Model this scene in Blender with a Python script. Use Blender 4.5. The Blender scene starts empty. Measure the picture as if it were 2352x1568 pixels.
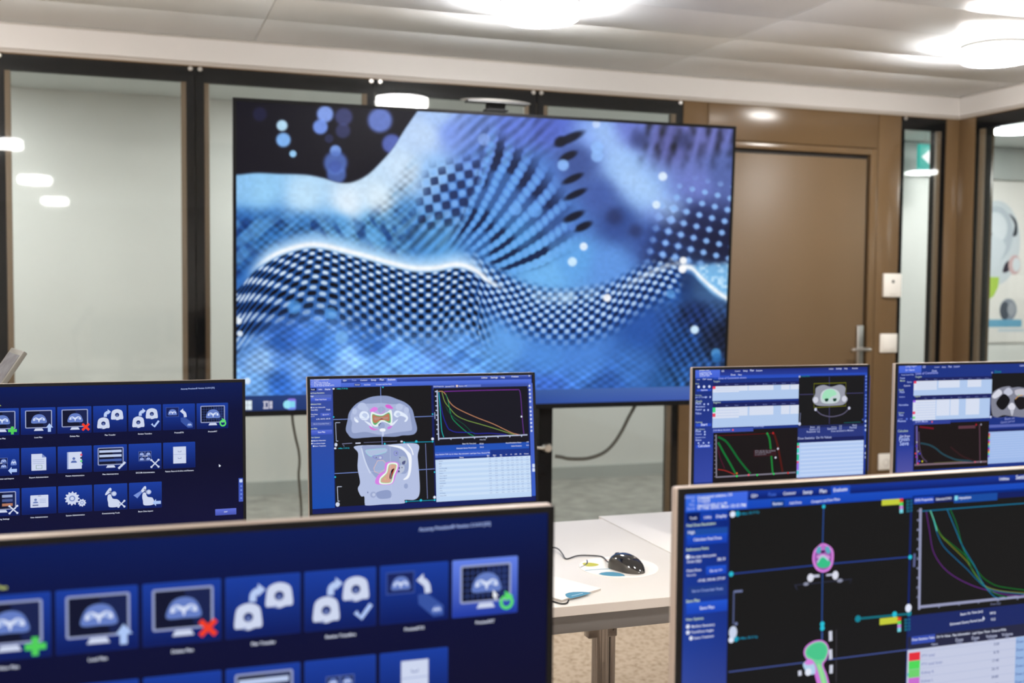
import bpy, bmesh, math, random
import numpy as np
from mathutils import Matrix, Vector

random.seed(5)
rng = np.random.RandomState(5)
SC = bpy.context.scene
COL = SC.collection

# ------------------------------------------------------------------ camera
W, H = 2352, 1568
FPX = 2526.07
YAW, PITCH, ROLL = math.radians(19.1016), math.radians(-2.93826), math.radians(0.50635)
EYE = np.array([0.0, 0.0, 1.40])
_f = np.array([math.sin(YAW) * math.cos(PITCH), math.cos(YAW) * math.cos(PITCH), math.sin(PITCH)])
_r = np.array([math.cos(YAW), -math.sin(YAW), 0.0])
_u = np.cross(_r, _f)
RGT = _r * math.cos(ROLL) + _u * math.sin(ROLL)
UPV = -_r * math.sin(ROLL) + _u * math.cos(ROLL)
RM = np.array([RGT, UPV, _f])
cam = bpy.data.cameras.new('camera')
cam.sensor_fit = 'HORIZONTAL'
cam.sensor_width = 36.0
cam.lens = FPX / W * 36.0
cam.clip_start = 0.02
cam.dof.use_dof = True
cam.dof.focus_distance = 1.95
cam.dof.aperture_fstop = 4.6
camo = bpy.data.objects.new('camera', cam)
camo.matrix_world = Matrix(((RGT[0], UPV[0], -_f[0], EYE[0]), (RGT[1], UPV[1], -_f[1], EYE[1]),
                            (RGT[2], UPV[2], -_f[2], EYE[2]), (0, 0, 0, 1)))
COL.objects.link(camo)
SC.camera = camo

# ------------------------------------------------------------------ world, exposure
SC.view_settings.view_transform = 'Standard'
SC.view_settings.look = 'None'
SC.view_settings.exposure = 0.0
SC.view_settings.gamma = 1.0
SC.view_settings.use_curve_mapping = False
wd = bpy.data.worlds.new('world')
SC.world = wd
wd.use_nodes = True
wd.node_tree.nodes['Background'].inputs[0].default_value = (0.9, 0.95, 1.0, 1)
wd.node_tree.nodes['Background'].inputs[1].default_value = 0.05
SC.cycles.use_denoising = True
SC.cycles.max_bounces = 8
SC.cycles.use_adaptive_sampling = True
SC.cycles.adaptive_threshold = 0.02
SC.cycles.transparent_max_bounces = 16
SC.cycles.caustics_reflective = False
SC.cycles.caustics_refractive = False
SC.cycles.sample_clamp_indirect = 6.0
LAMP_ROOM = 108.0      # radiance of the drum lamps in the room
LAMP_HALL = 100.0      # and of those in the corridor

# ------------------------------------------------------------------ measuring helpers
def ray(x, y):
    return np.array([(x - W / 2) / FPX, -(y - H / 2) / FPX, 1.0]) @ RM
def on_y(x, y, Y):
    d = ray(x, y); return EYE + d * ((Y - EYE[1]) / d[1])
def on_x(x, y, X):
    d = ray(x, y); return EYE + d * ((X - EYE[0]) / d[0])
def on_z(x, y, Z):
    d = ray(x, y); return EYE + d * ((Z - EYE[2]) / d[2])
def lin(c):
    c = np.asarray(c, float) / 255.0
    return np.where(c <= 0.04045, c / 12.92, ((c + 0.055) / 1.055) ** 2.4)
def crop(x0, y0, s):
    return lambda x, y: (x0 + x / s, y0 + y / s)

# ------------------------------------------------------------------ materials
def mat(name, rgb, rough=0.5, metal=0.0, spec=0.5, coat=0.0, noise=None, bump=None):
    m = bpy.data.materials.new(name); m.use_nodes = True
    nt = m.node_tree; b = nt.nodes['Principled BSDF']
    b.inputs['Base Color'].default_value = (*rgb, 1)
    b.inputs['Roughness'].default_value = rough
    b.inputs['Metallic'].default_value = metal
    b.inputs['Specular IOR Level'].default_value = spec
    b.inputs['Coat Weight'].default_value = coat
    tc = nt.nodes.new('ShaderNodeTexCoord')
    if noise:
        sc, amt = noise
        n = nt.nodes.new('ShaderNodeTexNoise'); n.inputs['Scale'].default_value = sc; n.inputs['Detail'].default_value = 4
        nt.links.new(tc.outputs['Object'], n.inputs['Vector'])
        r = nt.nodes.new('ShaderNodeValToRGB')
        r.color_ramp.elements[0].position = 0.3; r.color_ramp.elements[1].position = 0.7
        r.color_ramp.elements[0].color = (*[c * (1 - amt) for c in rgb], 1)
        r.color_ramp.elements[1].color = (*[min(1, c * (1 + amt)) for c in rgb], 1)
        nt.links.new(n.outputs['Fac'], r.inputs['Fac']); nt.links.new(r.outputs['Color'], b.inputs['Base Color'])
    if bump:
        sc, st = bump
        n = nt.nodes.new('ShaderNodeTexNoise'); n.inputs['Scale'].default_value = sc
        nt.links.new(tc.outputs['Object'], n.inputs['Vector'])
        bp = nt.nodes.new('ShaderNodeBump'); bp.inputs['Strength'].default_value = st; bp.inputs['Distance'].default_value = 0.001
        nt.links.new(n.outputs['Fac'], bp.inputs['Height']); nt.links.new(bp.outputs['Normal'], b.inputs['Normal'])
    return m
def glow(name, rgb, strength):
    m = mat(name, (0.8, 0.8, 0.8) if strength > 5 else (0.02, 0.02, 0.02), 0.4)
    b = m.node_tree.nodes['Principled BSDF']
    b.inputs['Emission Color'].default_value = (*rgb, 1); b.inputs['Emission Strength'].default_value = strength
    return m
def picture(name, emit=1.0, rough=0.42, spec=0.02, lit=False):
    """colours come from the mesh's colour attribute: a screen gives them off as light, a print has them as its ink"""
    m = mat(name, (0.0015, 0.0015, 0.002), rough, spec=spec)
    nt = m.node_tree; b = nt.nodes['Principled BSDF']
    a = nt.nodes.new('ShaderNodeAttribute'); a.attribute_name = 'ink'
    if lit:
        nt.links.new(a.outputs['Color'], b.inputs['Base Color'])
    else:
        nt.links.new(a.outputs['Color'], b.inputs['Emission Color']); b.inputs['Emission Strength'].default_value = emit
    return m
def glass(name, tint, ior=1.30):
    m = bpy.data.materials.new(name); m.use_nodes = True
    nt = m.node_tree; nt.nodes.clear()
    o = nt.nodes.new('ShaderNodeOutputMaterial'); mx = nt.nodes.new('ShaderNodeMixShader')
    t = nt.nodes.new('ShaderNodeBsdfTransparent'); g = nt.nodes.new('ShaderNodeBsdfGlossy'); fr = nt.nodes.new('ShaderNodeFresnel')
    t.inputs['Color'].default_value = (*tint, 1); g.inputs['Roughness'].default_value = 0.03
    # seen from inside the pane the node turns the index round: give it the reciprocal there, so both faces reflect alike
    ge = nt.nodes.new('ShaderNodeNewGeometry'); mi = nt.nodes.new('ShaderNodeMix'); mi.data_type = 'FLOAT'
    mi.inputs[2].default_value = ior; mi.inputs[3].default_value = 1.0 / ior
    nt.links.new(ge.outputs['Backfacing'], mi.inputs[0]); nt.links.new(mi.outputs[0], fr.inputs['IOR'])
    nt.links.new(fr.outputs[0], mx.inputs[0]); nt.links.new(t.outputs[0], mx.inputs[1]); nt.links.new(g.outputs[0], mx.inputs[2])
    nt.links.new(mx.outputs[0], o.inputs[0])
    return m

M = dict(
    brown=mat('brown_lacquer', (0.140, 0.087, 0.043), 0.21, spec=0.4, noise=(1.5, 0.03)),
    brownleaf=mat('brown_lacquer_satin', (0.142, 0.090, 0.046), 0.44, spec=0.4, noise=(1.5, 0.03)),
    brownframe=mat('brown_frame', (0.16, 0.11, 0.068), 0.45),
    groove=mat('dark_groove', (0.018, 0.013, 0.010), 0.7),
    black=mat('black_enamel', (0.004, 0.004, 0.005), 0.5, spec=0.1),
    steel=mat('brushed_steel', (0.55, 0.54, 0.52), 0.3, 1.0),
    chrome=mat('chrome', (0.30, 0.29, 0.30), 0.08, 1.0),
    ceil=mat('ceiling_metal', (0.91, 0.945, 0.985), 0.38, spec=0.5, noise=(0.7, 0.02)),
    soffit=mat('soffit_paint', (0.60, 0.575, 0.555), 0.6),
    trim=mat('taupe_trim', (0.42, 0.38, 0.34), 0.6),
    wall=mat('room_wall', (0.62, 0.60, 0.57), 0.7),
    sidewall=mat('room_wall_pale', (0.80, 0.79, 0.77), 0.7),
    hall=mat('corridor_wall', (0.74, 0.74, 0.71), 0.6, noise=(0.8, 0.03)),
    halltrim=mat('corridor_band', (0.46, 0.48, 0.46), 0.6),
    hallceil=mat('corridor_ceiling', (0.72, 0.75, 0.74), 0.6),
    hallfloor=mat('corridor_floor', (0.30, 0.29, 0.265), 0.35, noise=(9, 0.35)),
    table=mat('white_laminate', (0.73, 0.695, 0.65), 0.33, spec=0.4, noise=(3, 0.02)),
    edge=mat('table_edge_shade', (0.56, 0.51, 0.47), 0.5),  # laminate white darkened: shading of the table's front edge put into the colour
    apron=mat('grey_steel_apron', (0.16, 0.15, 0.145), 0.5, 0.3),
    champ=mat('champagne_plastic', (0.46, 0.375, 0.32), 0.38, 0.4, bump=(600, 0.3)),
    bezel=mat('bezel_black', (0.005, 0.005, 0.006), 0.5, spec=0.12),
    back=mat('monitor_back', (0.05, 0.05, 0.055), 0.5),
    lampring=mat('lamp_base_metal', (0.62, 0.61, 0.58), 0.4, 0.4),
    lamp=glow('lamp_diffuser', (1.0, 0.975, 0.945), LAMP_ROOM),
    lamphall=glow('corridor_lamp_diffuser', (0.98, 1.0, 0.99), LAMP_HALL),
    white=mat('white_plastic', (0.80, 0.77, 0.72), 0.4),
    dark=mat('dark_plastic', (0.02, 0.02, 0.022), 0.4),
    cable=mat('grey_cable', (0.06, 0.06, 0.05), 0.5),
    blackcable=mat('black_cable', (0.008, 0.008, 0.008), 0.4),
    gloss=mat('gloss_black', (0.006, 0.006, 0.007), 0.06, spec=0.6, coat=0.6),
    mouseside=mat('mouse_side_grey', (0.075, 0.066, 0.058), 0.33, 0.4),
    paper=mat('white_paper', (0.80, 0.77, 0.73), 0.55),
    pages=mat('page_edges', (0.50, 0.45, 0.41), 0.7),
    screen=picture('screen_light'),
    tv=picture('display_light', 1.0, 0.27, 0.07),
    print=picture('printed_ink', rough=0.5, lit=True),
    glass=glass('clear_glass', (0.945, 0.955, 0.95)),
    green=glow('exit_green', (0.02, 0.55, 0.47), 0.9),
    signwhite=glow('exit_white', (0.9, 0.97, 1.0), 1.0),
    fabric=mat('tablet_skin', (0.13, 0.12, 0.10), 0.5),
)
def carpet():
    m = mat('carpet', (0.5, 0.4, 0.3), 0.95, spec=0.1)
    nt = m.node_tree; b = nt.nodes['Principled BSDF']
    tc = nt.nodes.new('ShaderNodeTexCoord')
    v = nt.nodes.new('ShaderNodeTexNoise'); v.inputs['Scale'].default_value = 55; v.inputs['Detail'].default_value = 5
    v2 = nt.nodes.new('ShaderNodeTexVoronoi'); v2.inputs['Scale'].default_value = 38
    mx = nt.nodes.new('ShaderNodeMath'); mx.operation = 'MULTIPLY_ADD'; mx.inputs[1].default_value = 0.35
    r = nt.nodes.new('ShaderNodeValToRGB')
    for e, (p, c) in zip(r.color_ramp.elements, ((0.36, (0.18, 0.125, 0.076)), (0.72, (0.45, 0.355, 0.265)))):
        e.position = p; e.color = (*c, 1)
    e = r.color_ramp.elements.new(0.55); e.color = (0.34, 0.26, 0.185, 1)
    nt.links.new(tc.outputs['Object'], v.inputs['Vector']); nt.links.new(tc.outputs['Object'], v2.inputs['Vector'])
    nt.links.new(v2.outputs['Distance'], mx.inputs[0]); nt.links.new(v.outputs['Fac'], mx.inputs[2])
    nt.links.new(mx.outputs[0], r.inputs['Fac']); nt.links.new(r.outputs['Color'], b.inputs['Base Color'])
    bp = nt.nodes.new('ShaderNodeBump'); bp.inputs['Strength'].default_value = 0.6; bp.inputs['Distance'].default_value = 0.004
    nt.links.new(v.outputs['Fac'], bp.inputs['Height']); nt.links.new(bp.outputs['Normal'], b.inputs['Normal'])
    return m
M['carpet'] = carpet()

# ------------------------------------------------------------------ objects and meshes
def tag(o, label=None, cat=None, group=None, kind=None):
    if label: o['label'] = label
    if cat: o['category'] = cat
    if group: o['group'] = group
    if kind: o['kind'] = kind
    return o
WORLD = {}
def origin_of(p):
    return WORLD.get(p.name, np.zeros(3)) if p is not None else np.zeros(3)
def empty(name, loc):
    o = bpy.data.objects.new(name, None); o.empty_display_size = 0.05
    o.location = tuple(loc); COL.objects.link(o)
    WORLD[o.name] = np.array(loc, float)
    return o
class MB:
    """collects shapes given in world metres; build() links them as ONE mesh object under its parent"""
    def __init__(s): s.bm = bmesh.new()
    def face(s, pts):
        return s.bm.faces.new([s.bm.verts.new(tuple(p)) for p in pts])
    def box(s, lo, hi, bevel=0.0, seg=2):
        lo, hi = np.asarray(lo, float), np.asarray(hi, float); lo2, hi2 = np.minimum(lo, hi), np.maximum(lo, hi)
        return s.obox([lo2, [hi2[0], lo2[1], lo2[2]], [hi2[0], hi2[1], lo2[2]], [lo2[0], hi2[1], lo2[2]]], np.array([0, 0, hi2[2] - lo2[2]]), bevel, seg)
    def obox(s, base, ext, bevel=0.0, seg=2):
        """prism: the base polygon pushed along ext"""
        ext = np.asarray(ext, float)
        b = [s.bm.verts.new(tuple(p)) for p in base]
        t = [s.bm.verts.new(tuple(np.asarray(p) + ext)) for p in base]
        n = len(b); fs = [s.bm.faces.new(b[::-1]), s.bm.faces.new(t)]
        for i in range(n): fs.append(s.bm.faces.new([b[i], b[(i + 1) % n], t[(i + 1) % n], t[i]]))
        bmesh.ops.recalc_face_normals(s.bm, faces=fs)
        if bevel > 0:
            es = list({e for f in fs for e in f.edges})
            if n > 8:
                es = [e for e in es if (e.verts[0] in b) == (e.verts[1] in b)]
            bmesh.ops.bevel(s.bm, geom=es, offset=bevel, segments=seg, profile=0.5, affect='EDGES', clamp_overlap=True)
        return s
    def ring(s, rings, cap0=True, cap1=True, closed=True):
        vs = [[s.bm.verts.new(tuple(p)) for p in r] for r in rings]
        n = len(vs[0])
        for a, b in zip(vs, vs[1:]):
            for i in range(n if closed else n - 1):
                s.bm.faces.new([a[i], a[(i + 1) % n], b[(i + 1) % n], b[i]])
        if cap0: s.bm.faces.new(vs[0][::-1])
        if cap1: s.bm.faces.new(vs[-1])
        return s
    def lathe(s, c, prof, axis=2, seg=48, cap0=True, cap1=True):
        """prof: (radius, offset along axis)"""
        c = np.asarray(c, float); rs = []
        a, b = [(1, 2), (2, 0), (0, 1)][axis]
        for r, h in prof:
            ring = []
            for k in range(seg):
                t = 2 * math.pi * k / seg; p = c.copy()
                p[a] += r * math.cos(t); p[b] += r * math.sin(t); p[axis] += h
                ring.append(p)
            rs.append(ring)
        return s.ring(rs, cap0, cap1)
    def tube(s, pts, r, seg=10):
        P = [np.asarray(p, float) for p in pts]; rs = []
        ref = np.array([0.0, 0.0, 1.0]); prev = None
        for i, p in enumerate(P):
            d = P[min(i + 1, len(P) - 1)] - P[max(i - 1, 0)]; d /= np.linalg.norm(d)
            if prev is None:
                a = np.cross(d, ref if abs(d[2]) < 0.9 else np.array([1.0, 0, 0]))
            else:
                a = prev - d * (prev @ d)
            a /= np.linalg.norm(a); prev = a; b = np.cross(d, a)
            rr = r[i] if hasattr(r, '__len__') else r
            rs.append([p + rr * (math.cos(2 * math.pi * k / seg) * a + math.sin(2 * math.pi * k / seg) * b) for k in range(seg)])
        return s.ring(rs)
    def build(s, name, m, parent=None, smooth=False, label=None, kind=None):
        me = bpy.data.meshes.new(name)
        off = origin_of(parent)
        bmesh.ops.translate(s.bm, verts=s.bm.verts, vec=tuple(-off))
        bmesh.ops.recalc_face_normals(s.bm, faces=s.bm.faces)
        s.bm.to_mesh(me); s.bm.free()
        me.materials.append(M[m] if isinstance(m, str) else m)
        if smooth:
            try: me.shade_auto_smooth
            except AttributeError: pass
            for p in me.polygons: p.use_smooth = True
            try:
                me.set_sharp_from_angle(angle=math.radians(40))
            except Exception: pass
        o = bpy.data.objects.new(name, me); COL.objects.link(o)
        if parent is not None: o.parent = parent
        WORLD[o.name] = off
        if label: o['label'] = label
        if kind: o['kind'] = kind
        return o
def boxpart(name, m, parent, lo, hi, bevel=0.0, label=None, kind=None):
    b = MB(); b.box(np.array(lo, float), np.array(hi, float), bevel); return b.build(name, m, parent, label=label, kind=kind, smooth=bevel > 0)
def spline(pts, n=8, closed=False):
    P = [np.asarray(p, float) for p in pts]; out = []; N = len(P)
    for i in range(N if closed else N - 1):
        if closed: a, b, c, d = P[(i - 1) % N], P[i], P[(i + 1) % N], P[(i + 2) % N]
        else: a, b, c, d = P[max(i - 1, 0)], P[i], P[i + 1], P[min(i + 2, N - 1)]
        for k in range(n):
            t = k / n
            out.append(0.5 * (2 * b + (c - a) * t + (2 * a - 5 * b + 4 * c - d) * t * t + (3 * b - a - 3 * c + d) * t ** 3))
    if not closed: out.append(P[-1])
    return out
def dup(root, loc, label=None, group=None):
    r = root.copy(); COL.objects.link(r); r.location = tuple(loc)
    if label: r['label'] = label
    if group: r['group'] = group
    for ch in list(root.children):
        c = ch.copy(); COL.objects.link(c); c.parent = r
        for g in list(ch.children):
            d = g.copy(); COL.objects.link(d); d.parent = c
    return r

# ------------------------------------------------------------------ lettering: glyph outlines fetched once
GLYPH = {}
def load_glyphs():
    chars = [chr(i) for i in range(33, 127)] + ['®']
    obs = {}
    def mk(s):
        cu = bpy.data.curves.new('glyph', 'FONT'); cu.body = s; cu.resolution_u = 2; cu.offset = 0.018
        o = bpy.data.objects.new('glyph', cu); COL.objects.link(o); return o
    for c in chars: obs[c] = (mk(c), mk('H' + c + 'H'))
    hh = mk('HH'); sp = mk('H H')
    dg = bpy.context.evaluated_depsgraph_get()
    def grab(o):
        me = bpy.data.meshes.new_from_object(o.evaluated_get(dg))
        v = np.array([x.co[:2] for x in me.vertices]).reshape(-1, 2); f = [tuple(p.vertices) for p in me.polygons]
        bpy.data.meshes.remove(me); return v, f
    w = lambda v: v[:, 0].max() if len(v) else 0.0
    w0 = w(grab(hh)[0])
    for c, (a, b) in obs.items():
        v, f = grab(a); GLYPH[c] = (v, f, w(grab(b)[0]) - w0)
    GLYPH[' '] = (np.zeros((0, 2)), [], w(grab(sp)[0]) - w0)
    for a, b in list(obs.values()) + [(hh, sp)]:
        for o in (a, b):
            cu = o.data; bpy.data.objects.remove(o); bpy.data.curves.remove(cu)
load_glyphs()
def layout(s):
    V, F, x = [], [], 0.0
    for c in s:
        v, f, adv = GLYPH.get(c, GLYPH['?'])
        n = len(V)
        V += [(p[0] + x, p[1]) for p in v]; F += [tuple(i + n for i in q) for q in f]
        x += adv
    return np.array(V).reshape(-1, 2), F, x

# ------------------------------------------------------------------ flat pictures on a plane (screens, prints)
class Plane:
    """a flat rectangle: origin o, unit vectors U (right) and V (down), B (away from the viewer)"""
    def __init__(s, o, U, V):
        s.o, s.U, s.V = np.array(o, float), np.array(U, float), np.array(V, float)
        s.B = np.cross(s.U, s.V)
        if s.B @ (s.o - EYE) < 0: s.B = -s.B
    def uv(s, x, y):
        d = ray(x, y); t = ((s.o - EYE) @ s.B) / (d @ s.B); P = EYE + d * t - s.o
        return np.array([P @ s.U, P @ s.V])
    def at(s, u, v, n=0.0):
        return s.o + u * s.U + v * s.V + n * s.B
def place(pl):
    """places pixels of the photograph on the plane once, as metres"""
    return lambda p: pl.uv(*p)
class Art:
    """flat coloured shapes laid over one another on a plane, joined to one mesh with a colour attribute"""
    STEP = 1.2e-5
    def __init__(s, plane, conv, start=0):
        s.pl, s.conv, s.k = plane, conv, start
        s.v, s.f, s.c = [], [], []
    def pt(s, p): return np.asarray(s.conv(p), float)
    def add(s, uv, faces, cols):
        n = len(s.v); d = -0.00004 - s.k * s.STEP
        s.v += [s.pl.at(u, v, d) for u, v in uv]
        s.f += [tuple(i + n for i in q) for q in faces]
        s.c += [tuple(lin(c)) for c in cols]; s.k += 1
        return s
    def raw(s, uv, col): return s.add(uv, [tuple(range(len(uv)))], [col] * len(uv))
    def rect(s, a, b, col, col2=None):
        a, b = s.pt(a), s.pt(b); c2 = col2 or col
        return s.add([(a[0], a[1]), (b[0], a[1]), (b[0], b[1]), (a[0], b[1])], [(0, 1, 2, 3)], [col, col, c2, c2])
    def rrect(s, a, b, r, col, col2=None):
        a, b = s.pt(a), s.pt(b); x0, x1 = sorted((a[0], b[0])); y0, y1 = sorted((a[1], b[1])); P = []
        for cx, cy, t0 in ((x1 - r, y0 + r, -90), (x1 - r, y1 - r, 0), (x0 + r, y1 - r, 90), (x0 + r, y0 + r, 180)):
            for k in range(5):
                t = math.radians(t0 + 22.5 * k); P.append((cx + r * math.cos(t), cy + r * math.sin(t)))
        c2 = col2 or col; C = [tuple(np.array(col) * (1 - (p[1] - y0) / (y1 - y0)) + np.array(c2) * (p[1] - y0) / (y1 - y0)) for p in P]
        return s.add(P, [tuple(range(len(P)))], C)
    def poly(s, pts, col): return s.raw([s.pt(p) for p in pts], col)
    def blob(s, pts, col, n=6): return s.raw(spline([s.pt(p) for p in pts], n, True), col)
    def dot(s, p, r, col, n=18, sx=1.0):
        c = s.pt(p); return s.raw([(c[0] + sx * r * math.cos(2 * math.pi * k / n), c[1] + r * math.sin(2 * math.pi * k / n)) for k in range(n)], col)
    def line(s, pts, w, col, smooth=0, closed=False):
        P = [s.pt(p) for p in pts]
        if smooth: P = spline(P, smooth, closed)
        if closed: P = P + [P[0]]
        L, R = [], []
        for i, p in enumerate(P):
            a, b = P[max(i - 1, 0)], P[min(i + 1, len(P) - 1)]
            if closed and i in (0, len(P) - 1): a, b = P[-2], P[1]
            d = b - a; d = d / (np.linalg.norm(d) + 1e-12); nn = np.array([-d[1], d[0]]) * w / 2
            L.append(p + nn); R.append(p - nn)
        n = len(P); return s.add(L + R, [(i, i + 1, n + i + 1, n + i) for i in range(n - 1)], [col] * (2 * n))
    def text(s, t, a, b, col, h=None):
        """lettering from baseline point a to baseline point b; h: capital height in metres"""
        V, F, w = layout(t)
        a, b = s.pt(a), s.pt(b); sx = (b[0] - a[0]) / w; sy = h / 0.69 if h else sx
        sl = (b[1] - a[1]) / (b[0] - a[0])
        if not len(V): return s
        return s.add([(a[0] + x * sx, a[1] - y * sy + sl * x * sx) for x, y in V], F, [col] * len(V))
    def label(s, t, c, h, col, align=0.5):
        """lettering of capital height h at point c (uv), aligned 0 left, 0.5 centre, 1 right"""
        V, F, w = layout(t); k = h / 0.69; x0 = c[0] - w * k * align
        return s.add([(x0 + x * k, c[1] - y * k) for x, y in V], F, [col] * len(V))
    def build(s, name, m, parent, label=None):
        me = bpy.data.meshes.new(name); off = origin_of(parent)
        V = np.array(s.v) - off
        me.from_pydata([tuple(p) for p in V], [], s.f)
        a = me.color_attributes.new('ink', 'FLOAT_COLOR', 'POINT')
        C = np.ones((len(V), 4), np.float32); C[:, :3] = np.array(s.c)
        a.data.foreach_set('color', C.ravel())
        me.materials.append(M[m] if isinstance(m, str) else m)
        o = bpy.data.objects.new(name, me); COL.objects.link(o); o.parent = parent
        WORLD[o.name] = off
        if label: o['label'] = label
        return o
def grid_picture(name, plane, u0, v0, u1, v1, nu, nv, fn, m, parent, depth):
    """a flat grid whose colour attribute is computed point by point by fn(u, v) (sRGB 0..255)"""
    u = np.linspace(u0, u1, nu); v = np.linspace(v0, v1, nv); UU, VV = np.meshgrid(u, v)
    C = fn(UU, VV)
    P = plane.o + UU[..., None] * plane.U + VV[..., None] * plane.V + depth * plane.B - origin_of(parent)
    idx = np.arange(nu * nv).reshape(nv, nu)
    F = np.stack([idx[:-1, :-1], idx[:-1, 1:], idx[1:, 1:], idx[1:, :-1]], -1).reshape(-1, 4)
    me = bpy.data.meshes.new(name)
    me.vertices.add(nu * nv); me.vertices.foreach_set('co', P.reshape(-1).astype(np.float32))
    nf = len(F); me.loops.add(nf * 4); me.loops.foreach_set('vertex_index', F.reshape(-1).astype(np.int32))
    me.polygons.add(nf); me.polygons.foreach_set('loop_start', np.arange(0, nf * 4, 4, dtype=np.int32))
    me.update(calc_edges=True)
    a = me.color_attributes.new('ink', 'FLOAT_COLOR', 'POINT')
    CC = np.ones((nu * nv, 4), np.float32); CC[:, :3] = lin(np.clip(C, 0, 255)).reshape(-1, 3)
    a.data.foreach_set('color', CC.ravel())
    me.materials.append(M[m]); o = bpy.data.objects.new(name, me); COL.objects.link(o); o.parent = parent
    WORLD[o.name] = origin_of(parent)
    return o

# ================================================================== THE ROOM
YB, XR, XL, YR = 5.20, 4.515, -3.6, -6.6       # back wall, right wall, left wall, rear wall
ZC, ZS = 2.50, on_y(1200, 195, 5.18)[2]       # ceiling, lower edge of the bulkhead
SOFF = 0.02
ZT, ZG, ZB = 2.3664, 2.2996, 0.12                # top of black border, top and foot of clear glass
YH = 7.35                                     # far wall of the corridor
ZH = 2.57
def wx(px, py): return on_y(px, py, YB)[0]
def wz(px, py): return on_y(px, py, YB)[2]
def struct(name, mname, lo, hi, bevel=0.0):
    return boxpart(name, mname, None, lo, hi, bevel, kind='structure')

struct('floor', 'carpet', (XL, YR, -0.05), (XR + 0.1, YB + 0.1, 0.0))
struct('floor_corridor', 'hallfloor', (XL - 1.5, YB + 0.1, -0.05), (10.5, YH + 0.1, 0.0))
struct('floor_side_corridor', 'hallfloor', (XR + 0.1, YR, -0.05), (10.5, YB + 0.1, 0.0))
struct('wall_left', 'sidewall', (XL - 0.1, YR, 0), (XL, YB, ZC + 0.1))
struct('wall_rear', 'wall', (XL, YR - 0.1, 0), (10.5, YR, ZH + 0.1))
struct('wall_corridor', 'hall', (XL - 1.5, YH, 0), (10.5, YH + 0.1, ZH + 0.2))
struct('wall_corridor_left', 'hall', (XL - 1.6, YB, 0), (XL - 1.5, YH, ZH + 0.2))
struct('wall_corridor_right', 'hall', (10.5, YR, 0), (10.6, YH, ZH + 0.2))
struct('ceiling_corridor', 'hallceil', (XL - 1.5, YB + 0.14, ZH), (10.5, YH + 0.1, ZH + 0.08))
struct('ceiling_side_corridor', 'hallceil', (XR + 0.14, YR, ZH), (10.5, YB + 0.14, ZH + 0.08))
struct('baseboard_corridor', 'halltrim', (XL - 1.5, YH - 0.015, 0), (10.5, YH, 0.09))
zz0, zz1 = on_y(2300, 414, YH)[2], on_y(2300, 344, YH)[2]
struct('trim_1', 'halltrim', (4.9, YH - 0.05, zz0), (10.4, YH, zz1), 0.004)

# ceiling of satin metal panels with open joints
ceil = boxpart('ceiling', 'ceil', None, (XL, YR, ZC + 0.012), (XR, YB, ZC + 0.10), kind='structure')
xs = [0.541 + 2.002 * k for k in range(-3, 4)]
ys = [YB - SOFF + 0.005] + [4.752 - 0.3885 * k for k in range(0, 8)]
xb = [XL] + [x for x in xs if XL < x < XR - 0.2] + [XR - SOFF + 0.005]
for i in range(len(xb) - 1):
    for j in range(len(ys) - 1):
        boxpart('ceiling_panel', 'ceil', ceil, (xb[i] + 0.0012, ys[j + 1] + 0.0012, ZC), (xb[i + 1] - 0.0012, ys[j] - 0.0012, ZC + 0.012), 0.002)
boxpart('ceiling_field', 'ceil', ceil, (XL, YR, ZC), (XR - SOFF, ys[-1] - 0.002, ZC + 0.012))

# bulkhead band below the ceiling, along the back and the right wall
bulk = empty('trim_2', (0, YB, ZS)); bulk['kind'] = 'structure'
b = MB()
b.obox([(XL, YB - SOFF, ZS), (XL, YB, ZS), (XR, YB, ZS), (XR, YR, ZS), (XR - SOFF, YR, ZS), (XR - SOFF, YB - SOFF, ZS)], (0, 0, ZC - ZS - 0.012))
b.build('bulkhead', 'soffit', bulk)
b = MB()
b.obox([(XL, YB - SOFF + 0.012, ZT + 0.006), (XL, YB + 0.1, ZT + 0.006), (XR + 0.1, YB + 0.1, ZT + 0.006), (XR + 0.1, YR, ZT + 0.006), (XR - SOFF + 0.012, YR, ZT + 0.006), (XR - SOFF + 0.012, YB - SOFF + 0.012, ZT + 0.006)], (0, 0, ZS - ZT - 0.006))
b.build('lower_reveal', 'trim', bulk)
b = MB()
b.obox([(XL, YB - SOFF + 0.012, ZC - 0.012), (XL, YB, ZC - 0.012), (XR, YB, ZC - 0.012), (XR, YR, ZC - 0.012), (XR - SOFF + 0.012, YR, ZC - 0.012), (XR - SOFF + 0.012, YB - SOFF + 0.012, ZC - 0.012)], (0, 0, 0.012))
b.build('shadow_gap', 'trim', bulk)

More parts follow.
